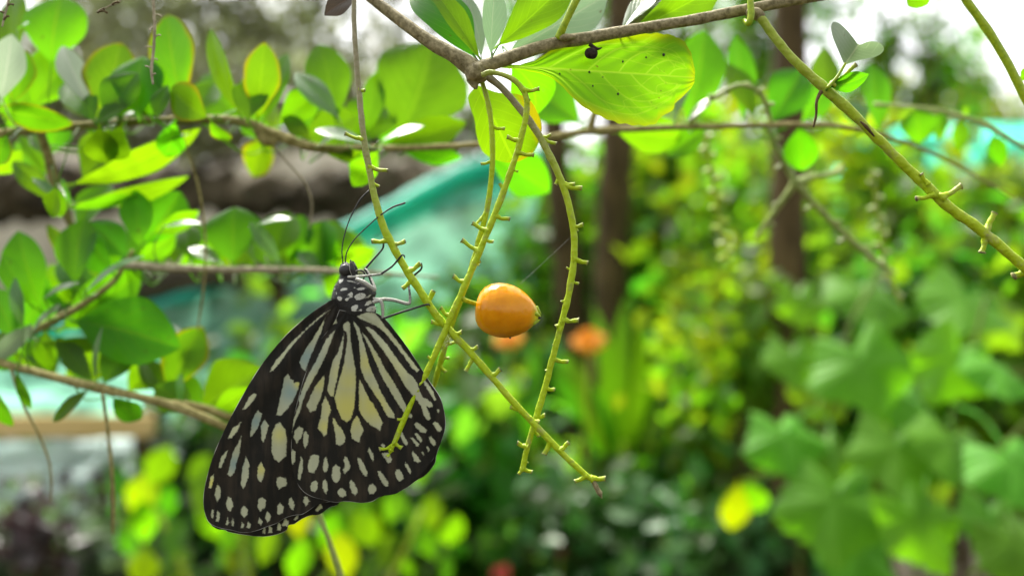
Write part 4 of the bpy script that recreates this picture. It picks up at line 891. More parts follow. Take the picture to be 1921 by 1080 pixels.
    for u, v in ((.60, -.42), (.47, -.36), (.45, -.03), (.62, .30), (.52, -.12), (.74, .42), (.30, -.3), (.83, .5)):
        dots.append(ellipsoid(pos(u, v, .00005), (random.uniform(1.3, 3) * kk,) * 3, nu=7, nv=5))
    part(lf, 'speck', join(*dots), M['black'], kind='stuff')
hero(FB)
L = lambda *a, **kw: add_leaf(FB, *a, **kw)
L((900, 118), (775, -45), 52, .197, 'leaf_dark', roll=18, dt=6, attach=fb_pts)
L((908, 122), (806, -42), 22, .194, 'leaf_lime', roll=25, dt=3, attach=fb_pts)
L((905, 118), (872, -30), 22, .201, 'leaf_grey', roll=35, dt=4, attach=fb_pts)
L((922, 112), (934, -35), 24, .1905, 'leaf_grey', roll=20, dt=-2, fold=.5, attach=fb_pts)
L((922, 95), (1085, -60), 44, .1955, 'leaf', roll=8, dt=4, attach=fb_pts)
L((940, 108), (1150, -18), 44, .2025, 'leaf_grey', roll=10, dt=8, attach=fb_pts)
L((1175, 62), (1372, -40), 36, .199, 'leaf', roll=20, dt=6, attach=fb_pts)
L((1160, 62), (1232, -30), 26, .2005, 'leaf_gloss', roll='up', dt=5, attach=fb_pts)
L((1425, -40), (1500, -20), 20, .199, 'leaf', attach=fb_pts)
outline_leaf(FB, [(896, 160), (880, 178), (880, 195), (890, 225), (894, 255), (905, 284), (925, 298), (950, 305), (975, 302), (998, 288), (1010, 268), (1016, 240), (1010, 215), (996, 190), (970, 176), (935, 174)], ((896, 160), (965, 305)), lambda x, y, u, v: .1995 + .004 * u + .0016 * np.abs(v) - .0012 * np.sin(u * 4), 'leaf_edge', halfw=66)
L((950, 120), (1000, 225), 44, .215, 'leaf', roll=15, dt=8, attach=fb_pts, bend=.2)
L((668, -8), (606, 26), 26, .197, 'leaf_brown', roll=20, attach=fb_pts, prof=ovate)
part(FB, 'petiole', tube([P(1048, 72, .1905), P(1062, 40, .189), P(1085, -8, .188), P(1100, -40, .188)], [8 * KPX * .19, 6.5 * KPX * .19, 7.5 * KPX * .19, 8 * KPX * .19], seg=10), M['stem'])
part(FB, 'petiole', tube([P(1410, -40, .1885), P(1408, 0, .1885), P(1409, 28, .1885), P(1404, 44, .189), P(1396, 38, .191)], [6.5 * KPX * .19, 6 * KPX * .19, 6.5 * KPX * .19, 6 * KPX * .19, 4 * KPX * .19], seg=10), M['stem'])

def raceme(parent, name, pts, radii, d, woody, stubs, label, dd=None):
    o, c = stem_part(parent, name, pts, radii, d, woody, label=label, dd=dd)
    for s in stubs:
        (x0, y0), (x1, y1) = s[0], s[1]; r = s[2] if len(s) > 2 else 4.0
        q = P(x0, y0, d); n = min(c, key=lambda p: (p - q).xz.length if hasattr(p, 'xz') else (p - q).length)
        stub(o, ((n.x / (KPX * n.y)) + 960.5, 540 - (n.z - H) / (KPX * n.y)), (x1, y1), r, n.y, tipdark=True)
    return o, c
# drooping fruit stems of this branch
rB, cB = raceme(FB, 'fruit_stem', [(904, 141), (920, 136), (945, 141), (970, 155), (986, 180), (988, 210), (981, 245), (968, 292), (948, 350), (924, 412), (896, 480), (868, 545), (843, 602), (817, 662), (790, 720), (765, 770), (746, 815), (733, 846)],
    [5, 4.8, 4.8, 5.2, 5.6, 5.8, 6, 6, 6.3, 6.2, 6.4, 6.6, 6.6, 6.2, 5.8, 5.4, 5.4, 5], .1885, [.55, .4, .15, 0, 0, 0, 0, 0, 0, 0],
    [((980, 172), (1012, 167), 4.2), ((988, 192), (993, 186), 4), ((980, 266), (951, 257), 4.5), ((974, 288), (1002, 291), 4.2), ((960, 320), (972, 322), 2.2), ((944, 354), (937, 344), 4), ((934, 404), (957, 411), 4.2), ((912, 430), (886, 418), 4.4), ((908, 452), (926, 454), 3.6), ((893, 470), (866, 450), 4.4),
     ((890, 492), (902, 490), 3.2), ((874, 528), (850, 518), 4.2), ((846, 594), (826, 577), 4.4), ((812, 672), (802, 668), 3), ((789, 716), (766, 696), 4.6), ((783, 730), (804, 743), 4.8), ((755, 783), (745, 786), 3.5), ((738, 835), (712, 842), 4.6), ((741, 832), (754, 840), 5), ((736, 842), (727, 856), 4)], 'slim green fruit stem arching over in front of the hindwing')
rC, cC = raceme(FB, 'fruit_stem', [(902, 146), (908, 165), (916, 195), (922, 238), (924, 290), (921, 345), (913, 395), (899, 450), (884, 505), (864, 560), (846, 612), (832, 660), (822, 695), (814, 725)],
    [5.5, 5, 5, 5.2, 5.2, 5.2, 5.5, 6, 6, 6, 6, 6, 5.5, 4.5], .1945, [.3, .1, 0, 0, 0, 0], [((921, 240), (947, 242), 3.4), ((920, 300), (902, 308), 3), ((915, 400), (890, 423), 3.6), ((888, 492), (899, 497), 3), ((852, 520), (862, 528), 3), ((838, 648), (856, 641), 4), ((834, 655), (820, 650), 3.4), ((828, 676), (842, 672), 4), ((824, 690), (836, 698), 4)], 'straight green fruit stem hanging just behind the arching one', dd=[0, 0, .002, .006, .01])
rD, cD = raceme(FB, 'fruit_stem', [(905, 132), (918, 146), (942, 166), (975, 204), (1005, 244), (1030, 290), (1052, 338), (1067, 385), (1076, 432), (1077, 480), (1069, 540), (1055, 600), (1040, 658), (1022, 728), (1002, 795), (987, 848), (980, 882)],
    [9, 8, 6.5, 6.5, 7, 7, 7, 6.6, 6.4, 6.4, 6.4, 6.2, 6, 6, 6, 5.5, 5.5], .1925, [1, 1, 1, .9, .45, .1, 0, 0, 0, 0, 0, 0, 0, 0], [((1014, 256), (1044, 270), 4.2), ((1018, 258), (1034, 252), 3.4), ((1048, 332), (1042, 346), 4), ((1056, 348), (1092, 353), 5), ((1054, 344), (1078, 346), 4), ((1074, 425), (1094, 421), 4.2), ((1072, 416), (1084, 434), 3), ((1077, 489), (1103, 493), 5), ((1074, 503), (1062, 502), 2.4), ((1074, 528), (1086, 532), 3.2), ((1063, 560), (1052, 566), 2.6),
     ((1058, 598), (1086, 601), 5), ((1053, 606), (1042, 612), 4), ((1044, 640), (1038, 648), 2.6), ((1040, 676), (1066, 679), 4.4), ((1032, 692), (1024, 696), 2.8), ((1024, 727), (1041, 731), 4.2), ((1006, 780), (1023, 779), 4.5), ((1000, 800), (1012, 818), 4), ((992, 836), (970, 831), 4.8), ((986, 862), (990, 868), 2.8), ((981, 880), (998, 885), 4.5), ((980, 880), (973, 889), 4)], 'green fruit stem with a woody top bowing out beyond the berry')
# side shoot running down to the right
so, cS = stem_part(FB, 'side_shoot', [(1418, 24), (1432, 40), (1460, 80), (1500, 124), (1546, 165), (1600, 214), (1660, 274), (1720, 333), (1780, 388), (1840, 432), (1890, 474), (1940, 518), (2040, 604), (2200, 735)], [7, 8, 8.2, 8.5, 10.5, 8.5, 9, 9.5, 9.5, 9, 9, 9, 9], .191, [.6, .35, .3, .3, .1, .05, .05, 0, 0, 0, 0], label='thick green side shoot with two small leaves and blunt spurs', dd=[0, -.001, -.002, -.004, -.006])
for a_, b_, r_ in (((1764, 372), (1803, 349), 6), ((1752, 366), (1718, 373), 4.5), ((1848, 436), (1866, 399), 6.5), ((1850, 446), (1842, 474), 6), ((1560, 160), (1606, 121), 4.5), ((1742, 346), (1728, 326), 4), ((1925, 508), (1902, 518), 8)):
    stub(so, a_, b_, r_, .1875)
dv = tube([P(1540, 172, .188), P(1532, 190, .187), P(1531, 215, .187), P(1526, 238, .187)], [4 * KPX * .19, 2.6 * KPX * .19, 2.4 * KPX * .19, 2 * KPX * .19], seg=8, rough=.2, scale=1200)
part(so, 'dry_spur', dv, M['bark'])
part(so, 'scar', tube([P(1614, 228, .1866), P(1625, 238, .1864), P(1640, 256, .1866)], [1.5 * KPX * .19, 3.5 * KPX * .19, 1.5 * KPX * .19], seg=8), M['bark'])
outline_leaf(so, [(1584, 122), (1574, 98), (1563, 72), (1559, 52), (1563, 42), (1574, 44), (1590, 58), (1603, 74), (1612, 84), (1630, 78), (1648, 80), (1658, 90), (1654, 100), (1636, 109), (1612, 113), (1594, 119)], ((1586, 120), (1612, 82)), lambda x, y, u, v: .187 - .005 * u + .006 * np.abs(v) ** 1.3, 'leaf_grey', cell=2.0, halfw=48)
part(so, 'petiole', tube([P(1552, 165, .1868), P(1570, 145, .1868), P(1586, 119, .187)], [3.2 * KPX * .19, 2.6 * KPX * .19, 2.6 * KPX * .19], seg=8), M['stem'])
add_leaf(so, (1556, 164), (1634, 139), 19, .187, 'leaf', roll=15, attach=cS, prof=ovate, bend=-.05)

# the stem the butterfly holds
SA = thing('hanging_stem', 'long bare green stem that the butterfly grips, dotted with blunt spurs', 'stem', P(664, -30, .1895))
rA, cA = raceme(SA, 'stalk', [(664, -40), (664, 0), (665, 60), (670, 130), (676, 200), (683, 262), (693, 320), (703, 370), (717, 420), (736, 460), (762, 505), (791, 550), (824, 598), (864, 641), (911, 693), (960, 750), (1010, 803), (1060, 855), (1096, 888), (1112, 899)],
    [4.5, 4.5, 4.6, 5, 5.4, 6, 6.2, 6.6, 7, 7.4, 7.6, 7.6, 7.4, 7, 6.6, 6.4, 6.2, 6, 6, 5], .1895, [1, 1, 1, .9, .75, .4, .1, 0, 0, 0, 0, 0, 0, 0, 0],
    [((674, 166), (685, 170), 4), ((684, 262), (647, 251), 4), ((692, 312), (728, 320), 4), ((700, 345), (712, 350), 3), ((734, 452), (697, 453), 4.4), ((740, 456), (761, 452), 4.4), ((766, 508), (789, 494), 5.4), ((775, 528), (755, 541), 4.8), ((803, 566), (814, 545), 5.4), ((830, 610), (809, 603), 4.8), ((850, 627), (867, 623), 4.4), ((878, 655), (897, 650), 4.4), ((888, 672), (874, 696), 4.2), ((922, 707), (939, 692), 5.2),
     ((972, 770), (957, 763), 4.5), ((994, 786), (1012, 792), 4.8), ((1030, 826), (1021, 852), 5.2), ((1050, 846), (1067, 829), 5.2), ((1098, 892), (1078, 903), 4.6), ((1108, 896), (1136, 897), 5.4)], None, dd=[.006, .003, 0, 0, 0, 0, 0, -.0005, -.0005])
kk = KPX * .19
part(SA, 'bud', tube([P(1112, 900, .189), P(1118, 912, .189), P(1125, 924, .189), P(1129, 934, .189)], [4 * kk, 5.2 * kk, 5 * kk, 1 * kk], seg=8, rough=.2, scale=1500), M['wood'])

# ------------------------------------------------------------------ berry
def berry_mat():
    m, t, b, out = mat('berry_skin'); N, Lk = t.nodes.new, t.links.new
    tc = N('ShaderNodeTexCoord'); no = N('ShaderNodeTexNoise'); no.inputs['Scale'].default_value = 260; no.inputs['Detail'].default_value = 5; Lk(tc.outputs['Object'], no.inputs['Vector'])
    cr = N('ShaderNodeValToRGB'); cr.color_ramp.elements[0].position = .3; cr.color_ramp.elements[1].position = .75
    cr.color_ramp.elements[0].color = (.58, .215, .0002, 1); cr.color_ramp.elements[1].color = (.76, .32, .0004, 1); Lk(no.outputs['Fac'], cr.inputs[0])
    at = N('ShaderNodeAttribute'); at.attribute_name = 'tipgreen'
    mi = N('ShaderNodeMix'); mi.data_type = 'RGBA'; Lk(at.outputs['Fac'], mi.inputs['Factor']); Lk(cr.outputs[0], mi.inputs['A']); mi.inputs['B'].default_value = (.50, .46, .02, 1)
    Lk(mi.outputs['Result'], b.inputs['Base Color'])
    b.inputs['Roughness'].default_value = .13; b.inputs['Specular IOR Level'].default_value = .3
    b.inputs['Subsurface Weight'].default_value = .3; b.inputs['Subsurface Radius'].default_value = (1, .35, .05); b.inputs['Subsurface Scale'].default_value = .003
    bp = N('ShaderNodeBump'); bp.inputs['Strength'].default_value = .2; bp.inputs['Distance'].default_value = .0004
    n2 = N('ShaderNodeTexNoise'); n2.inputs['Scale'].default_value = 1100; n2.inputs['Detail'].default_value = 3; Lk(tc.outputs['Object'], n2.inputs['Vector'])
    Lk(n2.outputs['Fac'], bp.inputs['Height']); Lk(bp.outputs[0], b.inputs['Normal'])
    return m
bd = .1915
BE = thing('orange_berry', 'single plump orange berry with a pointed green tip on a bare stem', 'berry', P(950, 585, bd))
b0, b1 = P(892, 573, bd), P(1011, 594, bd); ax = (b1 - b0); al = ax.length; ax.normalize()
e1 = Vector((0, 1, 0)); e2 = ax.cross(e1).normalized()
prf = [(0, 0), (.01, 14), (.035, 26), (.09, 37), (.18, 45.5), (.3, 50.5), (.42, 52), (.54, 50.5), (.66, 45.5), (.76, 38.5), (.85, 30), (.92, 21), (.97, 12), (1, 5)]
Vv, Ff, tg = [], [], []; ns, sg = 48, 48
for i in range(ns + 1):
    u = i / ns; u = u ** 1.15 if u < .5 else u; r = np.interp(u, [p[0] for p in prf], [p[1] for p in prf]) * KPX * bd
    for q in range(sg):
        th = 2 * math.pi * q / sg
        ridge = 1 + .045 * math.cos(5 * th + .9) * max(0, (u - .35) / .65) + .02 * math.sin(2 * th + 1) * math.sin(math.pi * u)
        crease = 1 - .05 * math.exp(-((math.sin((th - 2.2) / 2)) / .06) ** 2) * max(0, (u - .3))
        Vv.append(b0 + ax * (u * al) + (e1 * math.cos(th) + e2 * math.sin(th)) * r * ridge * crease); tg.append(max(0, min(1, (u - .86) / .1)))
for i in range(ns):
    for q in range(sg):
        a, b = i * sg + q, i * sg + (q + 1) % sg; Ff.append((a, b, b + sg, a + sg))
skin = part(BE, 'skin', (Vv, Ff), berry_mat(), attrs={'tipgreen': tg})
teeth = []
for q in range(5):
    th = 2 * math.pi * q / 5 + .3; dr = e1 * math.cos(th) + e2 * math.sin(th)
    a = b0 + ax * (al * .925) + dr * 17 * KPX * bd
    teeth.append(tube([a, a + ax * 6 * kk - dr * 6 * kk, a + ax * 12 * kk - dr * 12 * kk], [4.5 * kk, 3.6 * kk, 1.2 * kk], seg=7, spline=4))
part(BE, 'calyx_tooth', join(*teeth), M['stem'])
part(BE, 'tip_hole', ellipsoid(b0 + ax * (al * 1.0) + Vector((0, -.0004, -.0002)), (4 * kk, 4 * kk, 3.4 * kk), nu=10, nv=8), M['black'])
part(BE, 'stalk', tube([P(864, 557, .1885), P(872, 563, .189), P(884, 567, .1905), P(898, 572, bd)], [6 * kk, 4.6 * kk, 4.2 * kk, 5 * kk], seg=9), M['stem'])
part(BE, 'speck', ellipsoid(P(957, 633.5, bd - .0009), (2.2 * kk, 1.6 * kk, 1.4 * kk), nu=8, nv=6), M['black'])

# spider silk
web_m, wt, wb, wo = mat('silk'); wb.inputs['Base Color'].default_value = (.75, .78, .75, 1); wb.inputs['Roughness'].default_value = .3; wb.inputs['Alpha'].default_value = .2
SW = thing('spider_silk', 'fine spider silk strand stretched near the berry and tufted on a stem', 'silk', P(850, 630, .1905))
part(SW, 'strand', tube([P(1070, 445, .1925), P(1020, 492, .1925), P(975, 533, .192)], [.28 * kk, .25 * kk], seg=5), web_m)
tf = []
for i in range(26):
    a = P(random.uniform(828, 852), random.uniform(612, 650), .1895 + random.uniform(-.001, .001)); b = P(random.uniform(836, 862), random.uniform(618, 648), .190 + random.uniform(-.001, .001))
    tf.append(tube([a, (a + b) / 2 + Vector((0, 0, -.0003)), b], [.45 * kk, .35 * kk], seg=4, spline=3))
part(SW, 'tuft', join(*tf), web_m, kind='stuff')
# ------------------------------------------------------------------ butterfly
def zc(ox, oy, s):
    return lambda pts: [(ox + x / s, oy + y / s) for x, y in pts]
z1, z2 = zc(370, 540, 2.25), zc(540, 560, 5.4)
z3, z4, z5, z6 = zc(640, 560, 4.5), zc(380, 780, 4.5), zc(560, 740, 4.91), zc(610, 480, 7.714)
zb = zc(380, 560, 4.5)

FW = z1([(600, 60), (570, 50), (540, 66), (500, 92), (430, 147), (370, 203), (310, 273), (255, 347), (200, 438), (150, 528), (100, 630), (65, 715), (40, 800), (27, 870), (28, 930), (42, 978), (62, 998), (90, 1010), (115, 1016), (150, 1022), (180, 1030), (220, 1030),
         (260, 1020), (290, 1008), (335, 992), (370, 970), (410, 958), (440, 955), (465, 942), (505, 915), (540, 905), (580, 895), (640, 860), (640, 600), (640, 300), (640, 100)])
FW2 = z1([(600, 60), (500, 110), (370, 225), (255, 370), (150, 550), (70, 740), (45, 860), (50, 980), (80, 1014), (116, 1020), (130, 1028), (168, 1036), (200, 1041), (258, 1048), (310, 1045), (352, 1034), (380, 1018), (384, 1000), (410, 995), (440, 975), (480, 958), (515, 955), (560, 925), (600, 905), (640, 800), (640, 300)])
HW = z1([(600, 92), (575, 150), (520, 220), (482, 300), (450, 380), (425, 470), (405, 560), (397, 650), (399, 740), (412, 800), (440, 850), (480, 878), (530, 892), (560, 900), (590, 904), (620, 899), (650, 901), (690, 906), (725, 903), (745, 897), (775, 878), (810, 873), (845, 864), (890, 833), (915, 808), (940, 790), (970, 756), (996, 722),
         (1004, 700), (1020, 672), (1033, 640), (1047, 590), (1045, 530), (1025, 460), (985, 400), (940, 330), (890, 253), (840, 188), (795, 133), (750, 103), (690, 98), (640, 100)])
HW2 = z1([(600, 100), (500, 300), (440, 500), (430, 700), (460, 820), (560, 890), (700, 900), (800, 872), (870, 850), (925, 812), (960, 792), (990, 760), (1006, 733), (1010, 706), (1030, 640), (1040, 560), (1010, 470), (930, 340), (840, 200), (780, 135), (690, 110)])

FP = [zb([(560, 620), (600, 608), (660, 530), (740, 420), (850, 290), (960, 190), (1075, 95), (1040, 110), (930, 195), (830, 295), (760, 355), (690, 440), (620, 520)]),
      zb([(815, 540), (845, 600), (870, 612), (885, 560), (940, 420), (1000, 290), (1040, 150), (1070, 110), (1030, 170), (980, 250), (930, 340), (870, 420), (830, 500)]),
      zb([(620, 985), (650, 860), (670, 760), (690, 670), (720, 630), (740, 670), (765, 690), (770, 710), (820, 700), (810, 760), (770, 850), (720, 930), (660, 985)]),
      zb([(330, 945), (400, 820), (440, 795), (460, 810), (430, 860), (370, 930)])]
FP += [z1(p) for p in [
    [(222, 630), (232, 555), (255, 515), (275, 530), (262, 580), (235, 620)], [(270, 640), (268, 580), (285, 552), (303, 580), (290, 625), (280, 650)],
    [(313, 690), (315, 610), (330, 575), (348, 565), (372, 595), (380, 640), (375, 710), (345, 735), (325, 720)], [(128, 636), (150, 590), (187, 563), (170, 605), (145, 632)],
    [(128, 785), (148, 700), (188, 620), (180, 690), (156, 780), (140, 797)], [(90, 757), (100, 710), (130, 683), (120, 715), (100, 760)],
    [(183, 830), (190, 760), (205, 708), (221, 740), (216, 800), (195, 848)], [(252, 800), (255, 755), (270, 730), (286, 765), (280, 800), (268, 822)],
    [(335, 800), (350, 795), (375, 800), (379, 835), (360, 840), (345, 852), (335, 830)], [(48, 840), (55, 800), (71, 783), (70, 810), (58, 848)],
    [(72, 870), (85, 823), (102, 850), (97, 885), (85, 903)], [(121, 910), (130, 878), (145, 885), (153, 920), (140, 943), (127, 935)],
    [(184, 955), (185, 930), (198, 917), (216, 935), (213, 955), (198, 968)], [(254, 925), (258, 890), (275, 879), (291, 895), (287, 925), (265, 943)],
    [(338, 950), (337, 920), (350, 904), (366, 925), (361, 948), (348, 957)], [(384, 910), (388, 888), (398, 881), (412, 915), (406, 936), (395, 934)],
    [(445, 902), (450, 878), (465, 878), (475, 900), (460, 919)], [(287, 970), (295, 938), (311, 960), (306, 983), (295, 987)], [(256, 987), (262, 963), (277, 985), (268, 1001)],
    [(56, 966), (62, 933), (72, 934), (68, 972)], [(77, 982), (85, 936), (96, 950), (92, 988)], [(119, 996), (127, 963), (135, 990), (127, 1004)],
    [(142, 1001), (148, 968), (157, 985), (152, 1005)], [(183, 1011), (188, 986), (199, 995), (194, 1014)], [(208, 1009), (215, 983), (228, 995), (220, 1014)]]]
FP2 = [z1(p) for p in [[(275, 1034), (280, 1006), (291, 1013), (287, 1037)], [(299, 1034), (302, 1001), (317, 1008), (317, 1032)], [(335, 1022), (342, 986), (356, 998), (353, 1024)],
                       [(357, 1002), (370, 970), (388, 983), (381, 1007)], [(406, 977), (425, 953), (428, 970), (415, 983)], [(495, 935), (520, 908), (530, 925), (510, 945)]]]
HP = [z2([(350, 310), (410, 225), (450, 200), (495, 205), (500, 245), (470, 260), (410, 275), (370, 310)]),
      z2([(485, 310), (450, 340), (390, 410), (340, 510), (290, 620), (220, 740), (160, 870), (110, 1010)]) + z1([(430, 490), (405, 560), (400, 610), (412, 570), (440, 505)]) + z2([(140, 1080), (180, 960), (260, 820), (330, 690), (380, 590), (440, 430)]),
      z1([(538, 362), (500, 410), (470, 470), (460, 495), (478, 525), (500, 515), (522, 460), (537, 400)]),
      z2([(570, 345), (550, 400), (510, 530), (450, 640), (430, 720), (410, 850), (400, 930), (430, 990), (465, 992), (480, 900), (505, 790), (525, 660), (550, 560), (566, 440)]),
      z2([(555, 280), (570, 250), (610, 230), (630, 250), (632, 320), (640, 430), (660, 580), (685, 720), (690, 850), (682, 1000)]) + z1([(663, 505), (650, 550), (632, 567), (608, 550), (590, 505), (578, 462)]) + z2([(484, 960), (512, 850), (548, 720), (572, 640), (584, 540), (600, 430), (594, 330), (575, 325), (560, 305)]),
      z3([(105, 190), (130, 220), (160, 255), (165, 290), (180, 330), (210, 440), (240, 560), (290, 680), (340, 790), (400, 900), (450, 970), (455, 1010), (400, 1000), (370, 960), (330, 880), (270, 790), (200, 680), (165, 600), (160, 480), (150, 370), (130, 280), (108, 215)]),
      z3([(150, 680), (165, 690), (200, 770), (240, 850)]) + z5([(690, 80), (720, 150), (755, 210), (780, 260), (760, 290), (755, 335), (680, 290), (620, 240), (580, 190), (555, 130), (555, 0)]),
      z3([(175, 280), (240, 420), (300, 560), (350, 670), (420, 790), (480, 890), (520, 950), (560, 1000), (595, 1010), (600, 980), (570, 940), (545, 890), (490, 780), (430, 680), (370, 590), (320, 490), (260, 390), (215, 320)]),
      z3([(205, 240), (250, 300), (310, 380), (370, 460), (430, 550), (490, 650), (540, 740), (590, 800), (640, 860), (670, 900), (690, 960), (710, 1010), (735, 1030), (755, 1010), (745, 970), (720, 910), (740, 920), (775, 910), (770, 880), (730, 850), (690, 830), (665, 780), (640, 710), (610, 660), (560, 620), (520, 570), (460, 490), (400, 400), (340, 330), (280, 270), (225, 235)]),
      z3([(135, 150), (170, 130), (230, 112), (290, 125), (320, 160), (370, 230), (430, 300), (500, 390), (560, 470), (620, 550), (660, 600), (640, 620), (600, 590), (540, 500), (480, 420), (420, 350), (360, 280), (300, 235), (230, 200), (160, 175)]),
      z3([(695, 680), (730, 710), (780, 790), (802, 850), (790, 865), (750, 800), (700, 720)]),
      z1([(406, 630), (412, 600), (430, 580), (449, 595), (440, 630), (420, 656)]), z1([(394, 700), (402, 680), (415, 690), (413, 730), (402, 747), (395, 730)])]
HP += [z5(p) for p in [
    [(1272, 140), (1285, 122), (1302, 150), (1290, 175)], [(1062, 270), (1085, 253), (1130, 275), (1183, 325), (1170, 352), (1130, 347), (1080, 300)], [(1236, 265), (1255, 243), (1285, 255), (1320, 310), (1307, 347), (1275, 332)],
    [(1028, 395), (1050, 388), (1112, 450), (1107, 477), (1080, 472)], [(1072, 360), (1090, 348), (1120, 380), (1140, 420), (1125, 442), (1095, 412)], [(1198, 390), (1220, 378), (1260, 420), (1267, 460), (1245, 477), (1215, 442)],
    [(1178, 480), (1190, 466), (1209, 515), (1195, 529)], [(1131, 530), (1140, 520), (1162, 550), (1150, 560)], [(1043, 540), (1055, 513), (1100, 570), (1124, 610), (1105, 630), (1065, 612)], [(975, 645), (985, 618), (1015, 650), (1040, 710), (1025, 730), (1000, 692)],
    [(933, 380), (945, 333), (980, 390), (1012, 445), (990, 474), (960, 432)], [(888, 720), (900, 688), (930, 683), (965, 740), (972, 770), (930, 800), (905, 777)], [(733, 740), (733, 703), (755, 703), (800, 760), (832, 810), (822, 842), (795, 844), (765, 802)],
    [(638, 875), (650, 828), (685, 816), (717, 850), (717, 885), (690, 912), (655, 914)], [(638, 520), (650, 488), (670, 510), (694, 570), (690, 617), (665, 582)], [(758, 460), (775, 438), (797, 465), (792, 490), (770, 490)], [(765, 540), (830, 530), (845, 560), (862, 590), (850, 622), (825, 632), (800, 597), (775, 562)],
    [(538, 600), (545, 578), (575, 588), (610, 650), (637, 715), (632, 747), (605, 750), (570, 692)], [(466, 810), (485, 780), (510, 810), (542, 860), (545, 900), (520, 927), (490, 902), (475, 850)], [(410, 690), (430, 650), (413, 600), (430, 570), (455, 578), (477, 650), (477, 680), (445, 710), (430, 727), (415, 717)],
    [(305, 740), (315, 668), (345, 640), (382, 665), (390, 760), (375, 792), (345, 812), (315, 792)], [(358, 895), (375, 863), (405, 856), (437, 885), (439, 925), (410, 947), (375, 937)], [(223, 680), (230, 600), (250, 563), (267, 600), (274, 660), (262, 702), (238, 718)],
    [(218, 830), (225, 788), (245, 776), (267, 810), (270, 870), (255, 914), (235, 892)], [(85, 680), (90, 610), (115, 558), (150, 548), (189, 558), (187, 640), (160, 692), (145, 720), (95, 712)], [(105, 850), (120, 808), (155, 786), (179, 810), (174, 870), (150, 899), (120, 887)],
    [(8, 640), (22, 568), (42, 600), (40, 700), (15, 787), (-7, 770), (-5, 700)], [(40, 420), (45, 358), (68, 333), (94, 375), (90, 440), (60, 499), (45, 462)],
    [(313, 215), (325, 208), (360, 270), (410, 330), (432, 390), (427, 440), (380, 472), (345, 457), (340, 380), (325, 300)], [(478, 320), (500, 240), (535, 188), (560, 220), (580, 280), (602, 330), (570, 390), (567, 442), (540, 437), (490, 402)],
    [(176, 310), (205, 200), (215, 90), (245, 13), (277, 60), (300, 140), (277, 220), (267, 290), (262, 362), (235, 392), (215, 352)]]]
BP = [z6(p) for p in [  # pale marks of the thorax
    [(245, 495), (300, 455), (360, 465), (365, 490), (310, 500), (290, 510)], [(135, 475), (170, 455), (170, 475), (145, 490)], [(160, 520), (195, 520), (203, 560), (185, 555)],
    [(205, 600), (235, 570), (285, 600), (275, 645), (235, 650)], [(318, 630), (345, 605), (378, 630), (350, 655)], [(362, 560), (390, 530), (440, 510), (430, 560), (400, 608), (375, 600)],
    [(455, 590), (500, 545), (560, 533), (605, 545), (605, 590), (560, 625), (490, 640)], [(495, 480), (520, 455), (600, 460), (600, 480), (520, 500)], [(430, 455), (485, 450), (490, 465), (440, 468)],
    [(215, 340), (290, 335), (270, 390), (225, 400)], [(320, 355), (400, 355), (480, 385), (470, 392), (390, 375)], [(595, 715), (630, 655), (680, 640), (690, 680), (640, 712)], [(715, 650), (750, 625), (785, 640), (770, 665)],
    [(410, 745), (450, 705), (515, 700), (500, 750), (470, 800), (420, 790)], [(512, 790), (560, 750), (560, 790), (530, 800)], [(615, 770), (660, 730), (760, 718), (720, 800), (630, 800)], [(205, 835), (260, 785), (320, 790), (330, 870), (250, 905)],
    [(690, 470), (720, 450), (735, 480), (700, 520)], [(655, 560), (690, 555), (640, 610), (610, 610)], [(740, 730), (800, 720), (805, 830), (760, 800)]]]

def field(polys, X, Y, lim=5.0):
    s = np.full(X.shape, -lim)
    for p in polys:
        a = np.asarray(p)
        k = (X > a[:, 0].min() - lim) & (X < a[:, 0].max() + lim) & (Y > a[:, 1].min() - lim) & (Y < a[:, 1].max() + lim)
        if not k.any(): continue
        dd, _, _ = edge_near(p, X[k], Y[k]); ins = inside(p, X[k], Y[k])
        s[k] = np.maximum(s[k], np.where(ins, dd, -dd))
    return np.clip(s, -lim, lim)

YEL = [(652, 765, 42, 1.0), (655, 715, 26, .7), (700, 760, 32, .9), (610, 800, 16, .8), (690, 680, 22, .7), (560, 720, 9, .9), (525, 815, 16, .7), (490, 880, 12, .8), (600, 720, 16, .6), (640, 700, 20, .5), (398, 905, 10, .9), (735, 700, 30, .3)]
BLU = [(545, 735, 22, .9), (575, 670, 24, .9), (480, 790, 16, .9), (440, 870, 16, .9)]
def blobs(L_, X, Y):
    r = np.zeros(X.shape)
    for x, y, s, a in L_: r = np.maximum(r, a * np.exp(-((X - x) ** 2 + (Y - y) ** 2) / (2 * (s * .7) ** 2)))
    return r

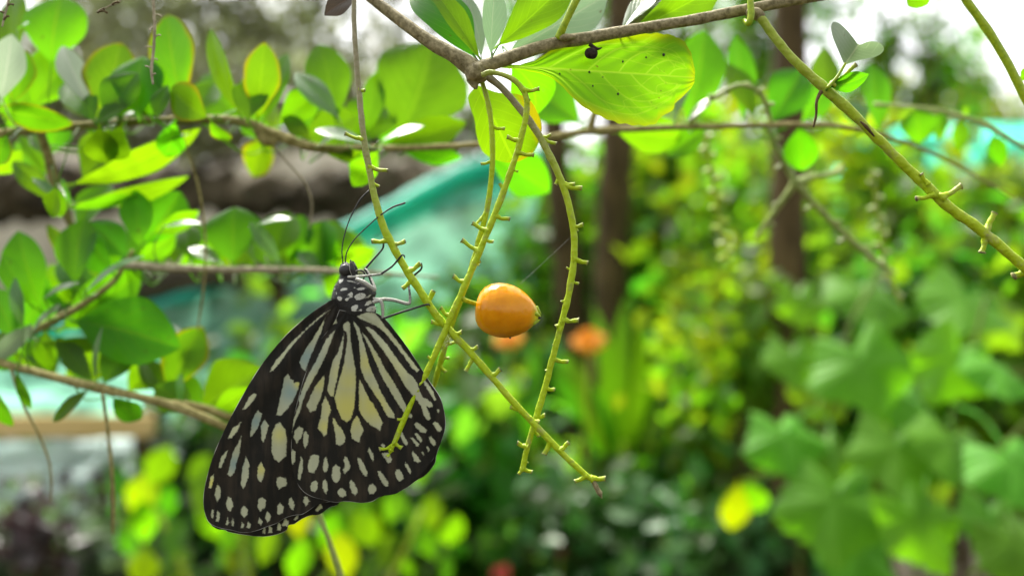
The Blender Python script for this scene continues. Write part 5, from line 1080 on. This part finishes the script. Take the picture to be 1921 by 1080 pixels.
def wing(parent, name, outline, polys, depth, mat_, cell=1.5, label=None):
    out = smooth_outline(outline)
    a = np.asarray(out); x0, y0 = a.min(0) - cell; x1, y1 = a.max(0) + cell
    xs = np.arange(x0, x1 + cell, cell); ys = np.arange(y0, y1 + cell, cell)
    X, Y = np.meshgrid(xs, ys); ins = inside(out, X, Y)
    cellin = ins[:-1, :-1] | ins[1:, :-1] | ins[:-1, 1:] | ins[1:, 1:]
    use = np.zeros(X.shape, bool)
    use[:-1, :-1] |= cellin; use[1:, :-1] |= cellin; use[:-1, 1:] |= cellin; use[1:, 1:] |= cellin
    k = use & ~ins
    _, qx, qy = edge_near(out, X[k], Y[k]); X[k] = qx; Y[k] = qy
    idx = np.full(X.shape, -1); idx[use] = np.arange(use.sum())
    px, py = X[use], Y[use]
    ed, _, _ = edge_near(out, px, py)
    dep = depth(px, py)
    Z = np.stack([(px - 960.5) * KPX * dep, dep, H + (540 - py) * KPX * dep], 1)
    jj, ii = np.nonzero(cellin)
    F = np.stack([idx[jj, ii], idx[jj + 1, ii], idx[jj + 1, ii + 1], idx[jj, ii + 1]], 1)
    # a thin second skin makes it a membrane with thickness
    n = len(Z); th = 0.00007
    Z2 = Z + np.array([0, th, 0])
    allZ = np.concatenate([Z, Z2]); F2 = F[:, ::-1] + n
    FF = np.concatenate([F, F2]).tolist()
    at = {'pale': np.tile(field(polys, px, py), 2), 'yellow': np.tile(blobs(YEL, px, py), 2), 'blue': np.tile(blobs(BLU, px, py), 2), 'rim': np.tile(ed, 2)}
    return part(parent, name, (allZ, FF), mat_, label, attrs=at)

def wing_mat():
    m, t, b, out = mat('wing_scales'); N, L = t.nodes.new, t.links.new
    def attr(n):
        a = N('ShaderNodeAttribute'); a.attribute_name = n; return a.outputs['Fac']
    tc = N('ShaderNodeTexCoord')
    no = N('ShaderNodeTexNoise'); no.inputs['Scale'].default_value = 3600; no.inputs['Detail'].default_value = 2; L(tc.outputs['Object'], no.inputs['Vector'])
    nb = N('ShaderNodeTexNoise'); nb.inputs['Scale'].default_value = 170; nb.inputs['Detail'].default_value = 5; L(tc.outputs['Object'], nb.inputs['Vector'])
    mp = N('ShaderNodeMapping'); mp.inputs['Rotation'].default_value = (0, R(-27), 0); mp.inputs['Scale'].default_value = (1, 1, .16); L(tc.outputs['Object'], mp.inputs['Vector'])
    fb = N('ShaderNodeTexNoise'); fb.inputs['Scale'].default_value = 620; fb.inputs['Detail'].default_value = 4; L(mp.outputs[0], fb.inputs['Vector'])
    n9 = N('ShaderNodeTexNoise'); n9.inputs['Scale'].default_value = 1300; n9.inputs['Detail'].default_value = 2; L(tc.outputs['Object'], n9.inputs['Vector'])
    m0 = N('ShaderNodeMath'); m0.operation = 'MULTIPLY_ADD'; L(n9.outputs['Fac'], m0.inputs[0]); m0.inputs[1].default_value = 4.0; m0.inputs[2].default_value = -2.5
    ma = N('ShaderNodeMath'); ma.operation = 'MULTIPLY_ADD'; L(no.outputs['Fac'], ma.inputs[0]); ma.inputs[1].default_value = 3.2; ma.inputs[2].default_value = -1.6
    m9 = N('ShaderNodeMath'); m9.operation = 'ADD'; L(ma.outputs[0], m9.inputs[0]); L(m0.outputs[0], m9.inputs[1])
    su = N('ShaderNodeMath'); su.operation = 'ADD'; L(attr('pale'), su.inputs[0]); L(m9.outputs[0], su.inputs[1])
    f = N('ShaderNodeMapRange'); f.interpolation_type = 'SMOOTHSTEP'; f.inputs['From Min'].default_value = -1.5; f.inputs['From Max'].default_value = 1.3; L(su.outputs[0], f.inputs['Value'])
    dk = N('ShaderNodeValToRGB'); dk.color_ramp.elements[0].color = (.012, .0115, .008, 1); dk.color_ramp.elements[1].color = (.06, .045, .028, 1)
    dk.color_ramp.elements[0].position = .46; dk.color_ramp.elements[1].position = .76
    dm = N('ShaderNodeMath'); dm.operation = 'MULTIPLY_ADD'; L(fb.outputs['Fac'], dm.inputs[0]); dm.inputs[1].default_value = .6
    dn = N('ShaderNodeMath'); dn.operation = 'MULTIPLY'; dn.inputs[1].default_value = .42; L(nb.outputs['Fac'], dn.inputs[0]); L(dn.outputs[0], dm.inputs[2]); L(dm.outputs[0], dk.inputs[0])
    def mix(fac, a, bcol):
        r = N('ShaderNodeMix'); r.data_type = 'RGBA'; L(fac, r.inputs['Factor'])
        if isinstance(a, tuple): r.inputs['A'].default_value = (*a, 1)
        else: L(a, r.inputs['A'])
        if isinstance(bcol, tuple): r.inputs['B'].default_value = (*bcol, 1)
        else: L(bcol, r.inputs['B'])
        return r.outputs['Result']
    pl = mix(fb.outputs['Fac'], (.42, .45, .29), (.62, .64, .44))
    pl = mix(attr('blue'), pl, (.30, .42, .38)); pl = mix(attr('yellow'), pl, (.68, .66, .18))
    c = mix(f.outputs[0], dk.outputs[0], pl)
    rim = N('ShaderNodeMapRange'); rim.inputs['From Min'].default_value = .9; rim.inputs['From Max'].default_value = .3; L(attr('rim'), rim.inputs['Value'])
    rn = N('ShaderNodeMath'); rn.operation = 'MULTIPLY'; L(rim.outputs[0], rn.inputs[0])
    rr = N('ShaderNodeMapRange'); rr.inputs['From Min'].default_value = .45; rr.inputs['From Max'].default_value = .6; L(nb.outputs['Fac'], rr.inputs['Value']); L(rr.outputs[0], rn.inputs[1])
    c = mix(rn.outputs[0], c, (.55, .55, .50))
    L(c, b.inputs['Base Color']); b.inputs['Roughness'].default_value = .6; b.inputs['Specular IOR Level'].default_value = .25
    b.inputs['Sheen Weight'].default_value = .05
    bp = N('ShaderNodeBump'); bp.inputs['Strength'].default_value = .25; bp.inputs['Distance'].default_value = .0002; L(no.outputs['Fac'], bp.inputs['Height']); L(bp.outputs[0], b.inputs['Normal'])
    tl = N('ShaderNodeBsdfTranslucent'); L(c, tl.inputs['Color'])
    mi = N('ShaderNodeMixShader'); mi.inputs[0].default_value = .3; L(b.outputs[0], mi.inputs[1]); L(tl.outputs[0], mi.inputs[2]); L(mi.outputs[0], out.inputs['Surface'])
    return m
M['wing'] = wing_mat()

def body_mat(name, pale=(.52, .53, .46), dark=(.008, .008, .007)):
    m, t, b, out = mat(name); N, L = t.nodes.new, t.links.new
    a = N('ShaderNodeAttribute'); a.attribute_name = 'pale'
    tc = N('ShaderNodeTexCoord'); no = N('ShaderNodeTexNoise'); no.inputs['Scale'].default_value = 2600; no.inputs['Detail'].default_value = 3; L(tc.outputs['Object'], no.inputs['Vector'])
    ma = N('ShaderNodeMath'); ma.operation = 'MULTIPLY_ADD'; L(no.outputs['Fac'], ma.inputs[0]); ma.inputs[1].default_value = 2.6; ma.inputs[2].default_value = -1.3
    su = N('ShaderNodeMath'); su.operation = 'ADD'; L(a.outputs['Fac'], su.inputs[0]); L(ma.outputs[0], su.inputs[1])
    f = N('ShaderNodeMapRange'); f.interpolation_type = 'SMOOTHSTEP'; f.inputs['From Min'].default_value = -.8; f.inputs['From Max'].default_value = .7; L(su.outputs[0], f.inputs['Value'])
    r = N('ShaderNodeMix'); r.data_type = 'RGBA'; L(f.outputs[0], r.inputs['Factor']); r.inputs['A'].default_value = (*dark, 1); r.inputs['B'].default_value = (*pale, 1)
    L(r.outputs['Result'], b.inputs['Base Color']); b.inputs['Roughness'].default_value = .6
    bp = N('ShaderNodeBump'); bp.inputs['Strength'].default_value = .7; bp.inputs['Distance'].default_value = .0003; L(no.outputs['Fac'], bp.inputs['Height']); L(bp.outputs[0], b.inputs['Normal'])
    return m
M['body'] = body_mat('thorax_scales')
M['limb'] = body_mat('limb_scales', pale=(.34, .34, .29), dark=(.012, .012, .011))
em, et, eb, eo = mat('compound_eye'); eb.inputs['Base Color'].default_value = (.018, .018, .017, 1); eb.inputs['Roughness'].default_value = .38
vo = et.nodes.new('ShaderNodeTexVoronoi'); vo.inputs['Scale'].default_value = 7000
tcx = et.nodes.new('ShaderNodeTexCoord'); et.links.new(tcx.outputs['Object'], vo.inputs['Vector'])
bpx = et.nodes.new('ShaderNodeBump'); bpx.inputs['Strength'].default_value = .5; bpx.inputs['Distance'].default_value = .00005; et.links.new(vo.outputs['Distance'], bpx.inputs['Height']); et.links.new(bpx.outputs[0], eb.inputs['Normal'])
M['eye'] = em

BF = thing('butterfly', 'black and cream spotted butterfly clinging with closed wings to a bare green stem', 'butterfly', P(660, 560, FD))
mm = .001
def dep_h(x, y):    # near hindwing: nearest the viewer, gently fluted between its veins
    t = np.clip((y - 585) / 350, 0, 1); ang = np.arctan2(x - 655, y - 575)
    return FD + mm * (-2.6 + 1.0 * t + .42 * np.sin(ang * 16) * np.sqrt(t) + .5 * np.sin((x - 560) / 110) * t)
def dep_f(x, y):
    t = np.clip((y - 565) / 420, 0, 1); ang = np.arctan2(x - 640, y - 555)
    return FD + mm * (-1.7 + 1.3 * t + .36 * np.sin(ang * 20) * np.sqrt(t) + .35 * np.sin((x - 420) / 70) * t)
def dep_f2(x, y):
    t = np.clip((y - 565) / 420, 0, 1); return FD + mm * (1.3 + .9 * t + .15 * np.sin(x / 14))
def dep_h2(x, y):
    t = np.clip((y - 585) / 350, 0, 1); return FD + mm * (2.1 + 1.0 * t + .12 * np.sin(x / 14))
wing(BF, 'hindwing', HW, HP, dep_h, M['wing'], label='near hindwing with cream streaks fanning from the body')
wing(BF, 'forewing', FW, FP, dep_f, M['wing'], label='near forewing, darker, with sparse pale spots')
wing(BF, 'forewing', FW2, FP2, dep_f2, M['wing'], cell=2.2)
wing(BF, 'hindwing', HW2, [], dep_h2, M['wing'], cell=2.2)

# body: head, thorax and abdomen in one surface
BS = [(492, 648, 3, 3), (496, 648, 8, 8), (503, 650, 13, 13), (510, 652, 14, 14), (517, 653, 14, 13), (522, 655, 17, 15), (528, 660, 26, 19), (535, 663, 34, 23), (543, 664, 39, 26), (552, 664, 41, 28), (561, 661, 39, 28),
      (569, 664, 38, 27), (577, 669, 37, 26), (586, 672, 34, 24), (596, 671, 28, 20), (608, 664, 20, 14), (625, 657, 15, 11), (660, 654, 14, 11), (700, 652, 14, 11), (740, 650, 12, 10), (770, 649, 8, 7), (790, 648, 3, 3)]
k = KPX * FD; V, F = [], []; SG = 40
ys = np.concatenate([np.arange(492, 610, 2.0), np.arange(610, 791, 6.0)])
A_ = np.asarray(BS, float)
for y in ys:
    c, wx, wd = (np.interp(y, A_[:, 0], A_[:, q]) for q in (1, 2, 3))
    for i in range(SG):
        a = 2 * math.pi * i / SG
        p = P(c + wx * math.cos(a), y, FD) + Vector((0, -wd * k * math.sin(a), 0))
        nz = mnoise.noise(p * 900) * .00016 + mnoise.noise(p * 300) * .0003
        V.append(p + Vector((math.cos(a), -math.sin(a), 0)) * nz)
for j in range(len(ys) - 1):
    for i in range(SG):
        a, b = j * SG + i, j * SG + (i + 1) % SG
        F.append((a, b, b + SG, a + SG))
V += [P(648, 490, FD), P(648, 792, FD)]
for i in range(SG):
    F.append((len(V) - 2, (i + 1) % SG, i)); F.append((len(V) - 1, (len(ys) - 1) * SG + i, (len(ys) - 1) * SG + (i + 1) % SG))
BX = np.array([v.x / (KPX * FD) + 960.5 for v in V]); BY = np.array([540 - (v.z - H) / (KPX * FD) for v in V])
# only small offset in depth: read the marks in the body's own side view
body = part(BF, 'body', (V, F), M['body'], attrs={'pale': field(BP, BX, BY)})
# fine hairs along the back of the thorax
hv, hf = [], []
for i in range(420):
    y = random.uniform(512, 600); c, wx, wd = (np.interp(y, A_[:, 0], A_[:, q]) for q in (1, 2, 3))
    a = random.uniform(math.pi * .35, math.pi * 1.1) if random.random() < .75 else random.uniform(-.5, .7)
    dirv = Vector((math.cos(a), -math.sin(a), 0)); p = P(c + wx * math.cos(a), y, FD) + Vector((0, -wd * k * math.sin(a), 0)) * .98
    tip = p + (dirv + Vector((random.uniform(-.4, .4), random.uniform(-.3, .3), random.uniform(-.6, .5)))).normalized() * random.uniform(3, 7) * k
    s = Vector((random.uniform(-1, 1), random.uniform(-1, 1), random.uniform(-1, 1))).normalized() * .45 * k
    o = len(hv); hv += [p - s, p + s, tip, p + dirv.cross(s).normalized() * .45 * k]; hf += [(o, o + 1, o + 2), (o + 1, o + 3, o + 2), (o + 3, o, o + 2)]
part(body, 'hair', (hv, hf), M['black'], kind='stuff')
part(body, 'eye', ellipsoid(P(647.5, 506.5, FD - .0013), (11.8 * k, 7 * k, 11.2 * k), nu=24, nv=16), M['eye'])
part(body, 'eye', ellipsoid(P(648.5, 506, FD + .0013), (11.2 * k, 7 * k, 11 * k), nu=24, nv=16), M['eye'])

def limb(name, pts, radii, pale, d0=-.001, label=None, seg=9):
    w3 = [P(p[0], p[1], FD + d0 + (p[2] * mm if len(p) > 2 else 0)) for p in pts]
    Vt, Ft = tube(w3, [r * k for r in radii], seg=seg, rough=.1, scale=1500, spline=6)
    n = (len(Vt) - 2) // seg; pl = lerp_list(pale, n)
    # paler on the outer side: scales in a stripe along the limb
    pa = [(lambda q: min(q, q * (1.0 if (i % seg) < seg * .45 else -.8)) - .1)(pl[min(i // seg, n - 1)]) for i in range(len(Vt))]
    return part(BF, name, (Vt, Ft), M['limb'], label, attrs={'pale': pa})
for pts, dz in (([(643.5, 494), (641.5, 470), (645.5, 444), (656.5, 410), (675, 376), (692, 358)], -.0004), ([(647.5, 493), (651, 472), (665, 449), (688.5, 425.5), (712, 405), (736, 389), (760, 380.5)], -.0011)):
    limb('antenna', pts, [1.25, 1.05, 1.05, 1.15, 1.6, 1.9], [-2, -2], dz)
limb('palp', [(664, 516, -1), (661, 505, -1.2), (659, 495, -1), (657.5, 487, -1)], [4.6, 5.4, 3.8, .6], [1.6, 1.6, 1.2, -2], -.001)
limb('palp', [(668, 514, 1), (667, 505, 1), (664, 496, 1), (661.5, 489, 1)], [3.4, 4, 3, .6], [1.3, 1.4, .5, -2], -.001)
limb('proboscis', [(667, 510), (673, 507), (680, 508.5), (684, 513), (683.5, 519), (681, 525)], [1.7, 1.7, 1.6, 1.5, 1.4, 1.2], [-2, -2], -.0018)
limb('leg', [(653, 519.5, -1.5), (668, 519, -2), (684, 517.5, -1.5), (714, 514, -.6), (718, 511.5, -.5), (735, 500, -.4), (746, 488, -.4), (753.5, 479, -1.2), (758, 479.5, -1.6), (759.5, 484, -1.6)], [2.6, 2.6, 2.3, 2.1, 2.0, 1.9, 1.8, 1.7, 1.5, .7], [1.3, .7, .3, -1, -2, -2, -2, -2], -.001)
limb('leg', [(668, 523, -2.5), (682, 529, -3), (699, 540.5, -2.6), (702, 541, -2), (696, 524, -.5), (688, 508, .4), (684, 505, .5)], [3.4, 4, 4.2, 4.2, 3.5, 3.0, 2.4], [1.4, 1.5, 1.2, 1.4, 1.4, .8], -.001)
limb('leg', [(684, 505.5, 1), (700, 487, 1.4), (717, 467.5, 1.8), (719.5, 456, 1.8), (720.8, 440, 1.8), (716, 425, 2.0), (709, 414, 1.4)], [2.3, 1.9, 1.8, 1.7, 1.6, 1.4, .9], [-2, -2], -.001)
limb('leg', [(700, 561, -2.5), (716, 562, -1.6), (722, 561, -1), (742, 563.5, -.4), (762, 569, 0), (769, 566.5, .2), (768.5, 548, .4), (767, 533, 1.6), (777, 516.5, 1.9), (788, 507, 1.4), (791.5, 500, 1.0), (790.5, 493, .8)], [3.6, 3.8, 3.3, 3.4, 3.2, 2.9, 2.2, 2, 2, 2, 1.7, .8], [.9, 1.0, 1.5, 1.5, 1.2, .2, -.6, -2, -2, -2, -2], -.001)
limb('leg', [(700, 567, -3.2), (712, 564, -3.6), (716.5, 570, -3.6), (718, 582, -3.5), (718, 597, -3.2)], [3.4, 3.6, 3.2, 3, 2.2], [1, 1.4, 1.4, 1.4, .4], -.001)
limb('leg', [(715, 598, -3.3), (728, 594, -3), (745, 588, -2.4), (775, 578.5, -1.6), (797, 572, -1.3), (804, 571, -1.0), (807, 574, -.8)], [2.2, 2.2, 2.2, 2, 1.9, 1.7, .8], [-2, -2], -.001)
